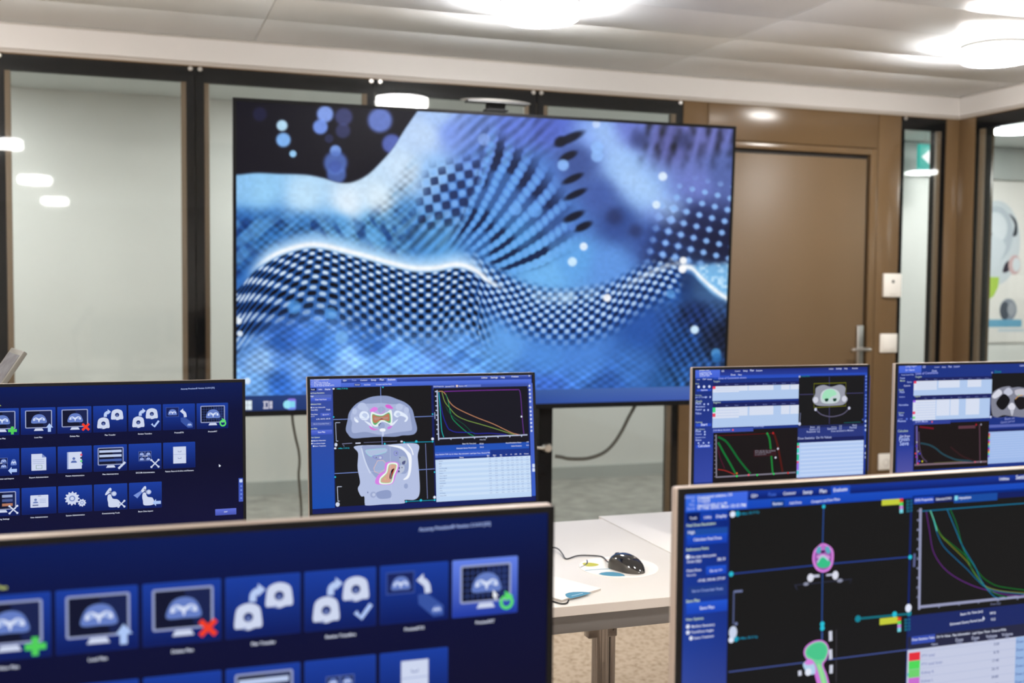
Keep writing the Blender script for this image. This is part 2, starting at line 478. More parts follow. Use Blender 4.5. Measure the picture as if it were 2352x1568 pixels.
# ---- glazed partitions: flush clear panes with black enamel borders in front of brown posts
def on_back(s, d, z): return np.array([s, YB + d, z])
def on_right(s, d, z): return np.array([XR + d, YB - s, z])
def wbox(b, fr, s0, s1, d0, d1, z0, z1, bevel=0.0):
    p, q = fr(s0, d0, z0), fr(s1, d1, z1); b.box(p, q, bevel)
def wpart(name, m, parent, fr, s0, s1, d0, d1, z0, z1, bevel=0.0):
    b = MB(); wbox(b, fr, s0, s1, d0, d1, z0, z1, bevel); return b.build(name, m, parent, smooth=bevel > 0)
NW = [0]
def window(fr, s0, s1, bl=0.0385, br=0.0385, il=0.062, ir=0.062, pins=(1, 1)):
    NW[0] += 1
    r = empty('window_%d' % NW[0], fr((s0 + s1) / 2, 0, 0)); r['kind'] = 'structure'
    g = 0.002
    wpart('glass_pane', 'glass', r, fr, s0 + g, s1 - g, -0.003, 0.003, 0.05, ZT)
    wpart('glass_pane', 'glass', r, fr, s0 + 0.012, s1 - 0.012, 0.0325, 0.0365, ZB, ZG + 0.01)
    wpart('black_border', 'black', r, fr, s0 + g, s0 + bl, 0.004, 0.008, 0.05, ZT)
    wpart('black_border', 'black', r, fr, s1 - br, s1 - g, 0.004, 0.008, 0.05, ZT)
    wpart('black_border', 'black', r, fr, s0 + bl, s1 - br, 0.004, 0.008, ZG, ZT)
    wpart('black_border', 'black', r, fr, s0 + bl, s1 - br, 0.004, 0.008, 0.05, ZB)
    wpart('inner_frame', 'brownframe', r, fr, s0 + g, s0 + il, 0.009, 0.031, ZB - 0.005, ZG + 0.010, 0.0015)
    wpart('inner_frame', 'brownframe', r, fr, s1 - ir, s1 - g, 0.009, 0.031, ZB - 0.005, ZG + 0.010, 0.0015)
    wpart('inner_frame', 'black', r, fr, s0 + g, s1 - g, 0.009, 0.10, ZG + 0.012, ZT + 0.1)
    wpart('mullion_core', 'black', r, fr, s0 + g, s0 + bl - 0.004, 0.038, 0.10, ZB, ZG + 0.010)
    wpart('mullion_core', 'black', r, fr, s1 - br + 0.004, s1 - g, 0.038, 0.10, ZB, ZG + 0.010)
    wpart('inner_frame', 'brownframe', r, fr, s0 + g, s1 - g, 0.009, 0.10, 0.0, ZB - 0.008)
    for k, s in ((0, s0 + 0.021), (1, s1 - 0.021)):
        if pins[k]:
            b = MB(); c = fr(s, -0.0035, ZT - 0.009)
            b.lathe(c, [(0.0105, 0.0), (0.0105, -0.005), (0.007, -0.008)], 1 if fr is on_back else 0, 16)
            b.build('fixing_pin', 'steel', r, True)
    return r
MUL = [x * 0.9811 for x in (-1.395, -0.555, 0.2855, 1.125, 1.958, 2.792)]
for a, c in zip(MUL, MUL[1:]): window(on_back, a, c)
xa, xg, xt, xe = wx(2061, 690), wx(2130, 690), wx(2149, 690), wx(2163, 690)
window(on_back, xa, xe, 0.024, 0.030, 0.027, 0.054, (1, 0))
yy = [YB - on_x(p, 600, XR)[1] for p in (2231, 2242, 2263)]
s0 = yy[0]; window(on_right, s0, s0 + 0.84, 0.026, 0.0385, 0.052, 0.062, (0, 1))
for k in range(1, 4): window(on_right, s0 + 0.84 * k, s0 + 0.84 * (k + 1))

wb = empty('wall_back', (2, YB, 0)); wb['kind'] = 'structure'
boxpart('head_rail', 'brown', wb, (XL, YB - 0.004, ZT + 0.001), (MUL[-1] - 0.002, YB + 0.14, ZT + 0.02))
boxpart('head_rail', 'brown', wb, (xa, YB - 0.004, ZT + 0.001), (xe, YB + 0.14, ZT + 0.02))
boxpart('end_panel', 'brown', wb, (XL, YB, 0), (MUL[0] - 0.002, YB + 0.14, ZT), 0.002)
# brown lacquered panels round the door
dz = wz(1850, 353); dxr = wx(1991, 600)                     # door leaf top and right edge
jx = wx(2016, 400); jz = wz(1750, 326); lx = wx(1627, 270)
DL = dxr - 0.98
boxpart('wall_panel', 'brown', wb, (MUL[-1] + 0.002, YB, 0.06), (lx - 0.002, YB + 0.14, ZC), 0.0015)
boxpart('wall_panel', 'brown', wb, (lx + 0.002, YB, jz + 0.002), (jx - 0.002, YB + 0.14, ZC), 0.0015)
boxpart('wall_panel', 'brown', wb, (jx + 0.002, YB, 0.06), (xa - 0.002, YB + 0.14, ZC), 0.0015)
boxpart('wall_panel', 'brown', wb, (xe + 0.002, YB, 0.0), (XR + 0.14, YB + 0.14, ZC), 0.0015)
boxpart('backing', 'groove', wb, (MUL[-1], YB + 0.06, 0.0), (xa, YB + 0.15, ZC))
door = empty('door_1', (dxr - 0.5, YB, 0)); door['kind'] = 'structure'
boxpart('door_frame', 'brown', door, (lx + 0.002, YB, 0), (DL - 0.013, YB + 0.05, jz - 0.002), 0.0015)
boxpart('door_frame', 'brown', door, (dxr + 0.013, YB, 0), (jx - 0.002, YB + 0.05, jz - 0.002), 0.0015)
boxpart('door_frame', 'brown', door, (DL - 0.013, YB, dz + 0.013), (dxr + 0.013, YB + 0.05, jz - 0.002), 0.0015)
boxpart('door_leaf', 'brownleaf', door, (DL + 0.012, YB + 0.006, 0.008), (dxr - 0.012, YB + 0.05, dz - 0.012), 0.002)
boxpart('door_rebate', 'groove', door, (DL - 0.02, YB + 0.035, 0.0), (dxr + 0.02, YB + 0.055, dz + 0.02))
hx, hz0 = wx(1974, 800), wz(1974, 747)
hp = boxpart('handle_plate', 'steel', door, (hx - 0.021, YB - 0.008, hz0 - 0.26), (hx + 0.021, YB + 0.006, hz0), 0.004)
b = MB(); lz = wz(1968, 801)
b.tube(spline([(hx + 0.03, YB - 0.055, lz), (hx, YB - 0.058, lz), (hx - 0.05, YB - 0.056, lz - 0.001), (hx - 0.088, YB - 0.05, lz - 0.002)], 5), 0.0095)
b.tube([(hx, YB - 0.008, lz), (hx, YB - 0.058, lz)], 0.011)
o = b.build('lever', 'steel', hp, True)
o2 = MB(); o2.lathe((hx, YB - 0.007, lz - 0.10), [(0.012, 0), (0.012, -0.006), (0.009, -0.008)], 1, 20); o2.build('lock_cylinder', 'steel', hp, True)
wr = empty('wall_right', (XR, 2, 0)); wr['kind'] = 'structure'
sE = s0 + 0.84 * 4
boxpart('end_panel', 'brown', wr, (XR, YB - s0 + 0.002, 0), (XR + 0.14, YB, ZC), 0.0015)
boxpart('head_rail', 'brown', wr, (XR - 0.004, YB - sE, ZT + 0.001), (XR + 0.14, YB - s0, ZT + 0.02))
boxpart('end_panel', 'sidewall', wr, (XR, YR, 0), (XR + 0.14, YB - sE - 0.002, ZC + 0.1))

# ================================================================== LAMPS
def make_lamp(name, loc, glowm, label, group, R=0.155, h=0.055, ring=0.018):
    r = empty(name, loc); tag(r, label, 'lamp', group)
    x, y, z = loc
    b = MB(); b.lathe((x, y, z), [(R - 0.010, 0.0), (R - 0.002, -0.003), (R, -0.006), (R, -ring)], 2, 64); b.build('base_ring', 'lampring', r, True)
    b = MB(); b.lathe((x, y, z), [(R - 0.002, -ring), (R - 0.001, -ring - h + 0.012), (R - 0.004, -ring - h + 0.005), (R - 0.012, -ring - h), (R * 0.5, -ring - h - 0.001)], 2, 64)
    b.build('diffuser', glowm, r, True)
    return r
p1 = on_z(1239, 45, ZC - 0.073); p2 = on_z(2290, 141, ZC - 0.073)
L1 = make_lamp('ceiling_lamp', (p1[0], p1[1], ZC), 'lamp', 'round glowing drum lamp on the ceiling above the large wall display', 'room ceiling lamps')
dup(L1, (p2[0], p2[1], ZC), 'round glowing drum lamp on the ceiling near the right-hand wall corner')
GX = [p1[0] - 4.85, p1[0] - 2.45, p1[0], p2[0]]
GY = [p1[1], 1.02, -2.2, -5.4]
CN = ['far left', 'left', 'middle', 'right']; RN = ['by the glass partition', 'over the front tables', 'behind the tables', 'at the rear of the room']
for j, y in enumerate(GY):
    for i, x in enumerate(GX):
        if j == 0 and i >= 2: continue
        dup(L1, (x, y, ZC), 'round drum lamp on the ceiling %s, %s column' % (RN[j], CN[i]))
hl = on_z(2332, 303, ZH - 0.02)
H1 = make_lamp('corridor_lamp', (hl[0], hl[1], ZH), 'lamphall', 'round glowing corridor lamp seen through the right-hand glass pane', 'corridor ceiling lamps', 0.17, 0.012, 0.008)
hall_spots = [(-3.4, 6.4), (-1.1, 6.4), (1.2, 6.4), (3.5, 6.4), (7.4, 6.0), (7.5, 1.3), (6.6, 3.9), (7.0, -1.5)]
for k, (x, y) in enumerate(hall_spots):
    dup(H1, (x, y, ZH), 'round corridor ceiling lamp behind the glass, %s' % ['far left end', 'behind the left panes', 'behind the large display', 'behind the brown door', 'right end by the wall poster', 'side corridor near the middle', 'side corridor near the corner', 'side corridor at the rear'][k])

# ================================================================== TABLES
ZTAB = 0.74
def table(x0, x1, y0, y1, label, legs=(0.30, 0.30)):
    t = empty('table', ((x0 + x1) / 2, (y0 + y1) / 2, 0)); tag(t, label, 'table', 'white conference tables')
    top = boxpart('table_top', 'table', t, (x0, y0, ZTAB - 0.022), (x1, y1, ZTAB), 0.0015)
    boxpart('shaded_edge', 'edge', top, (x0 - 0.0006, y0 - 0.0008, ZTAB - 0.0205), (x1 + 0.0006, y0 + 0.0004, ZTAB - 0.0015))  # thin strip over the front edge, painted darker to imitate its shade
    for ya, yb2 in ((y0 + 0.012, y0 + 0.042), (y1 - 0.042, y1 - 0.012)):
        boxpart('apron', 'apron', t, (x0 + 0.06, ya, ZTAB - 0.062), (x1 - 0.06, yb2, ZTAB - 0.022), 0.002)
    for xx in (x0 + 0.06, x1 - 0.09):
        boxpart('apron', 'apron', t, (xx, y0 + 0.042, ZTAB - 0.062), (xx + 0.03, y1 - 0.042, ZTAB - 0.022), 0.002)
    for xl in (x0 + legs[0], x1 - legs[1]):
        for yl in (y0 + 0.085, y1 - 0.085):
            b = MB(); b.tube([(xl, yl, 0.012), (xl, yl, ZTAB - 0.023)], 0.019, 24); lg = b.build('leg', 'chrome', t, True)
            b = MB(); b.box((xl - 0.034, yl - 0.014, ZTAB - 0.10), (xl + 0.034, yl + 0.014, ZTAB - 0.0225), 0.003); b.build('leg_bracket', 'chrome', lg, True)
            b = MB(); b.lathe((xl, yl, 0), [(0.026, 0.0), (0.026, 0.008), (0.02, 0.014)], 2, 20); b.build('foot_glide', 'dark', lg, True)
            b = MB(); b.tube([(xl + 0.034, yl + 0.02, 0.02), (xl + 0.034, yl + 0.02, ZTAB - 0.023)], 0.010, 16); b.build('leg_rod', 'chrome', lg, True)
    return t
TA = table(-0.34, 1.258, 2.076, 2.836, 'white table under the black mouse and the middle screens')
TB = table(1.262, 2.860, 2.112, 2.872, 'white table under the two right-hand rear monitors', (0.5, 0.3))
table(-1.10, 0.498, 0.62, 1.38, 'white table under the nearest tile-menu monitor')
table(0.502, 2.10, 0.62, 1.38, 'white table under the nearest brain-scan monitor')

# ================================================================== MONITORS
def monitor(x0, y, vt, tilt, label, group=None):
    t = math.radians(tilt); o = np.array([x0, y, 1.195])
    pl = Plane(o, (1, 0, 0), (0, -math.sin(t), -math.cos(t)))
    foot = np.array([x0 + 0.27, y + 0.075, ZTAB])
    r = empty('monitor', foot); tag(r, label, 'monitor', group)
    wm, hm, bz = 0.540, 0.325, 0.0068
    def loop(m, n): return [pl.at(u, v, n) for u, v in ((m, vt + m), (wm - m, vt + m), (wm - m, vt + hm - m), (m, vt + hm - m))]
    b = MB(); b.obox([pl.at(u, v, 0.0036) for u, v in ((0, vt), (wm, vt), (wm, vt + hm), (0, vt + hm))], pl.B * 0.0145, 0.003, 3)
    hs = b.build('housing', 'champ', r, True)
    b = MB(); b.obox([pl.at(u, v, 0.0183) for u, v in ((0.05, vt + 0.04), (0.49, vt + 0.04), (0.49, vt + 0.29), (0.05, vt + 0.29))], pl.B * 0.034, 0.012)
    b.build('back_cover', 'back', hs, True)
    def loop2(a, bt, n): return [pl.at(u, v, n) for u, v in ((a, vt + a), (wm - a, vt + a), (wm - a, vt + hm - bt), (a, vt + hm - bt))]
    b = MB(); b.ring([loop2(0.0006, 0.0006, 0.0036), loop2(0.0006, 0.0006, 0.0), loop2(bz, 0.0205, 0.0), loop2(bz, 0.0205, 0.0022)], False, False)
    b.build('bezel', 'bezel', r)
    b = MB(); b.obox(loop2(bz, 0.0205, 0.0021), pl.B * 0.001)
    scr = b.build('screen', 'bezel', r)
    b = MB(); xm = x0 + 0.27; yb = y + 0.068
    b.box((xm - 0.04, yb - 0.002, ZTAB + 0.008), (xm + 0.04, yb + 0.016, 1.06), 0.004); b.build('stand_neck', 'back', r, True)
    b = MB(); b.lathe((xm, y + 0.075, ZTAB), [(0.118, 0.0), (0.118, 0.006), (0.112, 0.0085)], 2, 40); b.build('stand_foot', 'back', r, True)
    art = Plane(o + pl.B * 0.0020, pl.U, pl.V)
    return r, art, scr, (bz, vt + bz, wm - bz, vt + hm - 0.0205)

WHT, LBL = (226, 232, 250), (198, 210, 236)
NAVY = (17, 20, 52)

# ---- the menu of planning tools shown on the two left-hand monitors
TW, TH, TP = 0.0645, 0.0542, 0.06824
TU = [0.0294 + TP * k for k in range(7)]
TV_ = [0.0512, 0.1320, 0.2128]
ICON = (205, 214, 238)
def tile_tools(A, u0, v0):
    T = lambda x, y: np.array([u0 + x * TW, v0 + y * TH])
    A.conv = lambda p: T(*p)
    return T
def ic_monitor(A, inner=(16, 20, 46)):
    A.rrect((0.12, 0.10), (0.90, 0.77), 0.0022, (150, 160, 200))
    A.rrect((0.15, 0.135), (0.87, 0.735), 0.0008, inner)
    A.poly([(0.52, 0.14), (0.865, 0.14), (0.865, 0.72), (0.66, 0.72)], (24, 34, 78))
    A.poly([(0.41, 0.78), (0.61, 0.78), (0.65, 0.87), (0.37, 0.87)], ICON)
def ic_slice(A, x0, y0, x1, y1, bg=(100, 125, 196)):
    X = lambda a, c: (x0 + a * (x1 - x0), y0 + c * (y1 - y0))
    A.blob([X(0, 1), X(0.0, 0.6), X(0.18, 0.15), X(0.5, 0.0), X(0.82, 0.15), X(1, 0.6), X(1, 1), X(0.5, 1.03)], bg)
    A.blob([X(0.12, 0.75), X(0.12, 0.5), X(0.3, 0.36), X(0.5, 0.5), X(0.7, 0.36), X(0.88, 0.5), X(0.88, 0.75), X(0.6, 0.62), X(0.5, 0.92), X(0.4, 0.62)], (214, 224, 248))
    for a in (0.27, 0.73): A.dot(X(a, 0.55), 0.0022 * (x1 - x0) / 0.42, (150, 172, 226), 10)
def ic_scanner(A, x0, y0, x1, y1):
    X = lambda a, c: (x0 + a * (x1 - x0), y0 + c * (y1 - y0))
    A.blob([X(0.02, 0.55), X(0.12, 0.15), X(0.5, 0.0), X(0.88, 0.15), X(0.98, 0.55), X(0.98, 0.9), X(0.75, 0.93), X(0.5, 1.0), X(0.25, 0.93), X(0.02, 0.9)], ICON)
    A.dot(X(0.5, 0.52), 0.0042, (30, 46, 110)); A.dot(X(0.5, 0.58), 0.0024, (95, 112, 170))
    A.rect(X(0.3, 0.9), X(0.42, 0.97), (120, 136, 190))
def ic_arc(A, pts, head, col=ICON):
    A.line(pts, 0.0058, col, 5); A.poly(head, col)
def ic_cross_tools(A, x, y, s=0.11):
    A.line([(x - s, y - s * 1.2), (x + s, y + s * 1.2)], 0.0024, ICON); A.line([(x + s, y - s * 1.2), (x - s, y + s * 1.2)], 0.0024, ICON)
    for a, c in ((-1, -1), (1, -1), (-1, 1), (1, 1)): A.dot((x + a * s, y + c * s * 1.2), 0.0022, ICON, 10)
def ic_arrow_left(A, x, y):
    A.poly([(x, y), (x + 0.10, y - 0.14), (x + 0.10, y - 0.06), (x + 0.25, y - 0.06), (x + 0.25, y + 0.06), (x + 0.10, y + 0.06), (x + 0.10, y + 0.14)], (170, 196, 244))
def ic_gear(A, x, y, r, n=12):
    c = A.pt((x, y)); P = []
    for k in range(n * 4):
        rr = r if k % 4 < 2 else r * 0.8; t = 2 * math.pi * k / (n * 4); P.append((c[0] + rr * math.cos(t), c[1] + rr * math.sin(t)))
    A.raw(P, ICON); A.dot((x, y), r * 0.42, (120, 140, 196)); A.dot((x, y), r * 0.26, (205, 214, 238)) if r > 0.006 else A.dot((x, y), r * 0.3, (60, 80, 150))
def ic_robot(A):
    A.blob([(0.34, 0.36), (0.46, 0.16), (0.52, 0.18), (0.50, 0.30), (0.36, 0.42)], ICON)
    A.line([(0.47, 0.26), (0.56, 0.44)], 0.0030, (120, 130, 160)); A.dot((0.60, 0.38), 0.0050, (170, 184, 224)); A.dot((0.60, 0.38), 0.0030, ICON)
    A.blob([(0.40, 0.56), (0.42, 0.42), (0.50, 0.40), (0.56, 0.56), (0.72, 0.62), (0.75, 0.86), (0.46, 0.88), (0.42, 0.7)], ICON)
def ic_dicom(A, x0, y0, w, h, col=(150, 172, 226)):
    for i in range(2):
        for j in range(2):
            a, c = x0 + i * w, y0 + j * h
            A.rect((a, c), (a + w * 0.95, c + h * 0.95), (110, 130, 190)); A.rect((a + 0.008, c + 0.01), (a + w * 0.95 - 0.008, c + h * 0.95 - 0.01), (22, 32, 84))
            ic_slice(A, a + w * 0.16, c + h * 0.2, a + w * 0.8, c + h * 0.82)
    cc = A.pt((x0 + w * 0.97, y0 + h * 1.04)); A.label('DICOM', (cc[0], cc[1]), 0.0022, WHT)
def icon(A, row, col):
    if row == 0:
        if col in (0, 1, 2, 6):
            ic_monitor(A)
            if col == 6:
                for k in range(1, 9): A.line([(0.15 + k * 0.08, 0.14), (0.15 + k * 0.08, 0.73)], 0.0003, (70, 98, 180))
                for k in range(1, 6): A.line([(0.155, 0.14 + k * 0.1), (0.865, 0.14 + k * 0.1)], 0.0003, (70, 98, 180))
            ic_slice(A, 0.31, 0.25, 0.73, 0.58)
        if col == 0:
            A.rect((0.77, 0.68), (0.85, 0.97), (80, 205, 90)); A.rect((0.69, 0.78), (0.94, 0.88), (80, 205, 90))
        if col == 1: A.poly([(0.72, 0.76), (0.82, 0.60), (0.93, 0.76), (0.865, 0.76), (0.865, 0.92), (0.775, 0.92), (0.775, 0.76)], (172, 198, 246))
        if col == 2:
            A.line([(0.73, 0.66), (0.93, 0.90)], 0.0045, (240, 62, 40)); A.line([(0.93, 0.66), (0.73, 0.90)], 0.0045, (240, 62, 40))
        if col in (3, 4):
            ic_scanner(A, 0.53, 0.14, 0.90, 0.56); ic_scanner(A, 0.115, 0.44, 0.485, 0.88)
            ic_arc(A, [(0.36, 0.42), (0.37, 0.30), (0.44, 0.24)], [(0.43, 0.13), (0.53, 0.235), (0.43, 0.34)], (184, 204, 244))
        if col == 4: A.line([(0.71, 0.74), (0.79, 0.85), (0.93, 0.63)], 0.0040, (176, 200, 248))
        if col == 5:
            A.rect((0.09, 0.12), (0.50, 0.50), (60, 84, 160)); A.rect((0.105, 0.14), (0.485, 0.48), (22, 34, 92)); ic_slice(A, 0.17, 0.2, 0.43, 0.42)
            ic_arc(A, [(0.70, 0.52), (0.68, 0.38), (0.62, 0.30)], [(0.63, 0.18), (0.53, 0.29), (0.64, 0.40)])
            A.poly([(0.55, 0.54), (0.68, 0.52), (0.93, 0.76), (0.93, 0.93), (0.78, 0.94), (0.56, 0.70)], (54, 82, 160)); ic_slice(A, 0.76, 0.75, 0.90, 0.87)
        if col == 6:
            A.line([(0.83 + 0.085 * math.sin(t), 0.80 - 0.105 * math.cos(t)) for t in np.linspace(0.5, 6.0, 18)], 0.0030, (92, 220, 110))
            A.poly([(0.80, 0.60), (0.93, 0.70), (0.82, 0.79)], (92, 220, 110))
    if row == 1:
        if col == 0: ic_dicom(A, 0.20, 0.34, 0.24, 0.20); ic_slice(A, 0.76, 0.4, 0.92, 0.62); ic_arrow_left(A, 0.68, 0.82)
        if col == 1:
            A.poly([(0.29, 0.24), (0.60, 0.24), (0.72, 0.38), (0.72, 0.86), (0.29, 0.86)], ICON); A.poly([(0.60, 0.24), (0.72, 0.38), (0.60, 0.38)], (120, 140, 196))
            for k in range(3): A.line([(0.33, 0.46 + 0.07 * k), (0.66, 0.46 + 0.07 * k)], 0.0006, (120, 136, 190))
            A.rect((0.42, 0.66), (0.60, 0.80), (130, 160, 150)); A.rect((0.435, 0.675), (0.585, 0.785), ICON)
        if col == 2:
            A.rect((0.27, 0.22), (0.70, 0.86), ICON); A.rect((0.27, 0.22), (0.31, 0.86), (150, 166, 214))
            A.dot((0.47, 0.47), 0.0028, (90, 112, 176)); A.blob([(0.38, 0.62), (0.42, 0.55), (0.52, 0.55), (0.56, 0.62), (0.47, 0.63)], (90, 112, 176))
            for k, c in enumerate(((220, 80, 110), (40, 46, 70), (90, 210, 120), (190, 200, 230))): A.rect((0.66, 0.30 + 0.12 * k), (0.72, 0.37 + 0.12 * k), c)
        if col == 3:
            ic_monitor(A)
            for k in range(3): A.rect((0.17, 0.2 + 0.17 * k), (0.84, 0.29 + 0.17 * k), (186, 202, 236) if k < 2 else (70, 96, 170))
            A.line([(0.74, 0.92), (0.95, 0.68)], 0.0042, ICON)
        if col == 4: ic_dicom(A, 0.30, 0.30, 0.20, 0.19); ic_cross_tools(A, 0.80, 0.78)
        if col == 5:
            A.rect((0.31, 0.17), (0.71, 0.82), ICON); A.line([(0.32, 0.47), (0.70, 0.47)], 0.0006, (130, 148, 200))
            for q in (0.30, 0.56): A.line([(0.46, q + 0.03), (0.47, q + 0.07), (0.55, q + 0.07), (0.56, q + 0.03)], 0.0009, (80, 100, 160))
    if row == 2:
        if col == 0:
            ic_monitor(A)
            for k, c in enumerate(((150, 166, 206), (70, 86, 140), (176, 120, 96))): A.rect((0.5, 0.22 + 0.16 * k), (0.8, 0.32 + 0.16 * k), c)
            ic_cross_tools(A, 0.82, 0.78)
        if col == 1:
            A.rrect((0.25, 0.29), (0.77, 0.75), 0.0012, ICON); A.rect((0.47, 0.315), (0.56, 0.335), (120, 130, 170))
            A.dot((0.40, 0.46), 0.0026, (110, 130, 186)); A.blob([(0.32, 0.58), (0.36, 0.53), (0.44, 0.53), (0.48, 0.58), (0.40, 0.59)], (110, 130, 186))
            for k in range(3): A.line([(0.52, 0.45 + 0.06 * k), (0.70, 0.45 + 0.06 * k)], 0.0007, (130, 150, 200))
            A.rect((0.31, 0.64), (0.48, 0.69), (110, 120, 160))
        if col == 2: ic_gear(A, 0.41, 0.48, 0.0142); ic_gear(A, 0.70, 0.66, 0.0080, 9)
        if col == 3: ic_robot(A); ic_cross_tools(A, 0.82, 0.78, 0.09)
        if col == 4:
            ic_robot(A); A.poly([(0.36, 0.32), (0.40, 0.38), (0.25, 0.60), (0.13, 0.48)], (120, 146, 214)); ic_arrow_left(A, 0.72, 0.80)
NAMES = [['New Plan', 'Load Plan', 'Delete Plan', 'Plan Transfer', 'Review Transfers', 'PreciseRTX', 'PreciseART'],
         ['DICOM Review and Import', 'Report Administration', 'Patient Administration', 'Plan Administration', 'DICOM Administration', 'Patient Record Archive and Restore'],
         ['Planning Settings', 'User Administration', 'System Administration', 'Commissioning Tools', 'Beam Data Import']]
ICN = [['monitor icon with a green plus sign', 'monitor icon with an upward arrow', 'monitor icon with a red cross', 'two white scanners joined by an arrow', 'two white scanners with a check mark', 'small scan with an arrow to a blue block', 'monitor icon with a green round arrow'],
       ['four small scans with a left arrow', 'white report sheet', 'white address book', 'monitor icon with white rows and a pen', 'four small scans with crossed tools', 'white filing cabinet'],
       ['monitor icon with crossed tools', 'white identity card', 'two white gears', 'white robot arm with crossed tools', 'white robot arm with beam and left arrow']]
def launcher(art, scr, rc, ref, hover=False):
    ident = lambda p: p
    A = Art(art, ident)
    u0, v0, u1, v1 = rc
    m1, m2 = v0 + 0.06, v0 + 0.17
    A.add([(u0, v0), (u1, v0), (u0, m1), (u1, m1), (u0, m2), (u1, m2), (u0, v1), (u1, v1)], [(0, 1, 3, 2), (2, 3, 5, 4), (4, 5, 7, 6)],
          [(6, 26, 88), (9, 26, 82), (10, 15, 56), (11, 16, 56), (11, 12, 44), (13, 13, 44), (12, 15, 52), (17, 17, 54)])
    A.build('menu_background', 'screen', scr)
    B = Art(art, lambda p: ref.uv(*p), 2)
    c = crop(0, 840, 3.92)
    B.text('Accuray Precision® Version 3.3.0.0 [33]', c(1628, 214), c(1932, 202), (176, 196, 250))
    B.rrect(c(1938, 1290), c(2128, 1336), 0.0006, (96, 112, 214), (70, 84, 176)); q = ref.uv(*c(2034, 1318)); B.label('EXIT', q, 0.0024, WHT)
    B.rrect(c(2148, 1010), c(2190, 1220), 0.0008, (58, 84, 182), (70, 90, 190)); B.rrect(c(2155, 1020), c(2183, 1048), 0.0015, (200, 214, 246))
    for k in range(4): B.dot(c(2172, 1082 + 36 * k), 0.0022, (110, 138, 220), 10)
    if hover: pass
    else: B.poly([c(1970, 884), c(1990, 900), c(1981, 902), c(1984, 910), c(1978, 906), c(1972, 910)], (230, 236, 250))
    B.build('menu_text', 'screen', scr)
    H_ = Art(art, ident, 2)
    H_.label('Plan', (0.0615, 0.0465), 0.0034, (196, 206, 110), 1.0); H_.build('menu_heading', 'screen', scr)
    for j, row in enumerate(NAMES):
        for i, nm in enumerate(row):
            A = Art(art, ident, 2)
            hov = hover and j == 0 and i == 6
            p, q = (TU[i], TV_[j]), (TU[i] + TW, TV_[j] + TH)
            A.rrect(p, q, 0.0012, (104, 134, 232) if hov else (30, 68, 168), (40, 66, 170) if hov else (16, 36, 108))
            A.rrect((p[0] + 0.0007, p[1] + 0.0007), (q[0] - 0.0007, q[1] - 0.0007), 0.001, (98, 128, 230) if hov else (24, 60, 158), (30, 56, 160) if hov else (9, 26, 92))
            tile_tools(A, *p); icon(A, j, i)
            A.label(nm, (p[0] + TW / 2, q[1] + 0.0075), 0.0027, WHT)
            if hov: A.poly([(0.62, 0.56), (0.70, 0.68), (0.665, 0.68), (0.68, 0.73), (0.65, 0.735), (0.64, 0.69), (0.62, 0.70)], (240, 244, 252))
            A.build('app_tile', 'screen', scr, 'menu tile with ' + ICN[j][i])

r1, pl1, sc1, rc1 = monitor(-0.310, 2.410, 0.0016, 3.0, 'dark blue tile-menu monitor at the left, standing behind the nearest one')
launcher(pl1, sc1, rc1, pl1)
r2, pl2, sc2, rc2 = monitor(-0.159, 0.970, 0.0047, 0.0, 'nearest blue tile-menu monitor, large at the lower left, with red cross tile')
launcher(pl2, sc2, rc2, pl1, True)

# ---- planning software screens
def base_fill(art, scr, rc, col):
    A = Art(art, lambda p: p); A.rect((rc[0], rc[1]), (rc[2], rc[3]), col); A.build('desktop', 'screen', scr)
def words(A, rows, col=WHT):
    for t, a, b in rows: A.text(t, a, b, col)
def chart_curve(A, pts, w, col): A.line(pts, w, col, 6)

# middle monitor: pelvis scans, dose chart and table
r3, pl3, sc3, rc3 = monitor(0.3675, 2.451, 0.0016, 6.5, 'middle rear monitor showing grey pelvis scans and a dose chart')
base_fill(pl3, sc3, rc3, (20, 30, 92))
a, b, c, d = crop(690, 850, 7.84), crop(960, 850, 7.84), crop(690, 1010, 7.84), crop(960, 1000, 7.84)
cv3 = place(pl3)
A = Art(pl3, cv3, 1)
A.rect(a(148, 128), b(2044, 232), (104, 130, 226), (66, 100, 208))
A.rect(a(735, 168), b(2044, 158), (66, 86, 170), (26, 56, 150)); A.rect(a(1545, 132), a(1738, 206), (88, 114, 214), (74, 104, 210))
A.rect(a(148, 128), a(728, 296), (112, 134, 228), (92, 120, 224))
words(A, [('Prostate, Prostate Bolt', a(248, 180), a(516, 172)), ('ID: 4920011', a(248, 206), a(330, 203)), ('Mon, 17 Oct, 10.52a, 3G', a(248, 234), a(500, 226)), ('27-Oct-2020, 12:57:57 PM', a(248, 264), a(536, 254)), ('Rx: 70, 70.00 Gy, 95.00% of PTV', a(248, 292), a(608, 280)),
          ('GS+', a(765, 200), a(836, 198)), ('Contour', a(1078, 192), a(1206, 188)), ('Setup', a(1270, 190), a(1366, 186)), ('Plan', a(1428, 186), a(1505, 184)), ('Evaluate', a(1572, 184), a(1712, 178)),
          ('Utilities', b(1138, 148), b(1250, 145)), ('Settings', b(1308, 146), b(1436, 142)), ('Help', b(1490, 142), b(1566, 140)), ('Precision', b(1684, 128), b(1812, 124)), ('x', b(1992, 112), b(2016, 111))])
A.text('Fuse', a(928, 194), a(1008, 191), (140, 158, 226)); A.text('ACCURAY', b(1690, 96), b(1770, 94), (150, 170, 236))
for k, nm in enumerate(('Patient', 'ID', 'Plan', 'Saved', 'Rx')): A.label(nm, cv3(a(240, 180 + 28 * k)), 0.0022, (156, 174, 240), 1.0)
A.rrect(a(968, 240), a(1084, 282), 0.0008, (30, 50, 130)); words(A, [('Review', a(982, 272), a(1070, 269)), ('Add Dose', a(1144, 272), a(1260, 268)), ('Compare and Sum Plans', a(1358, 266), a(1642, 258))])
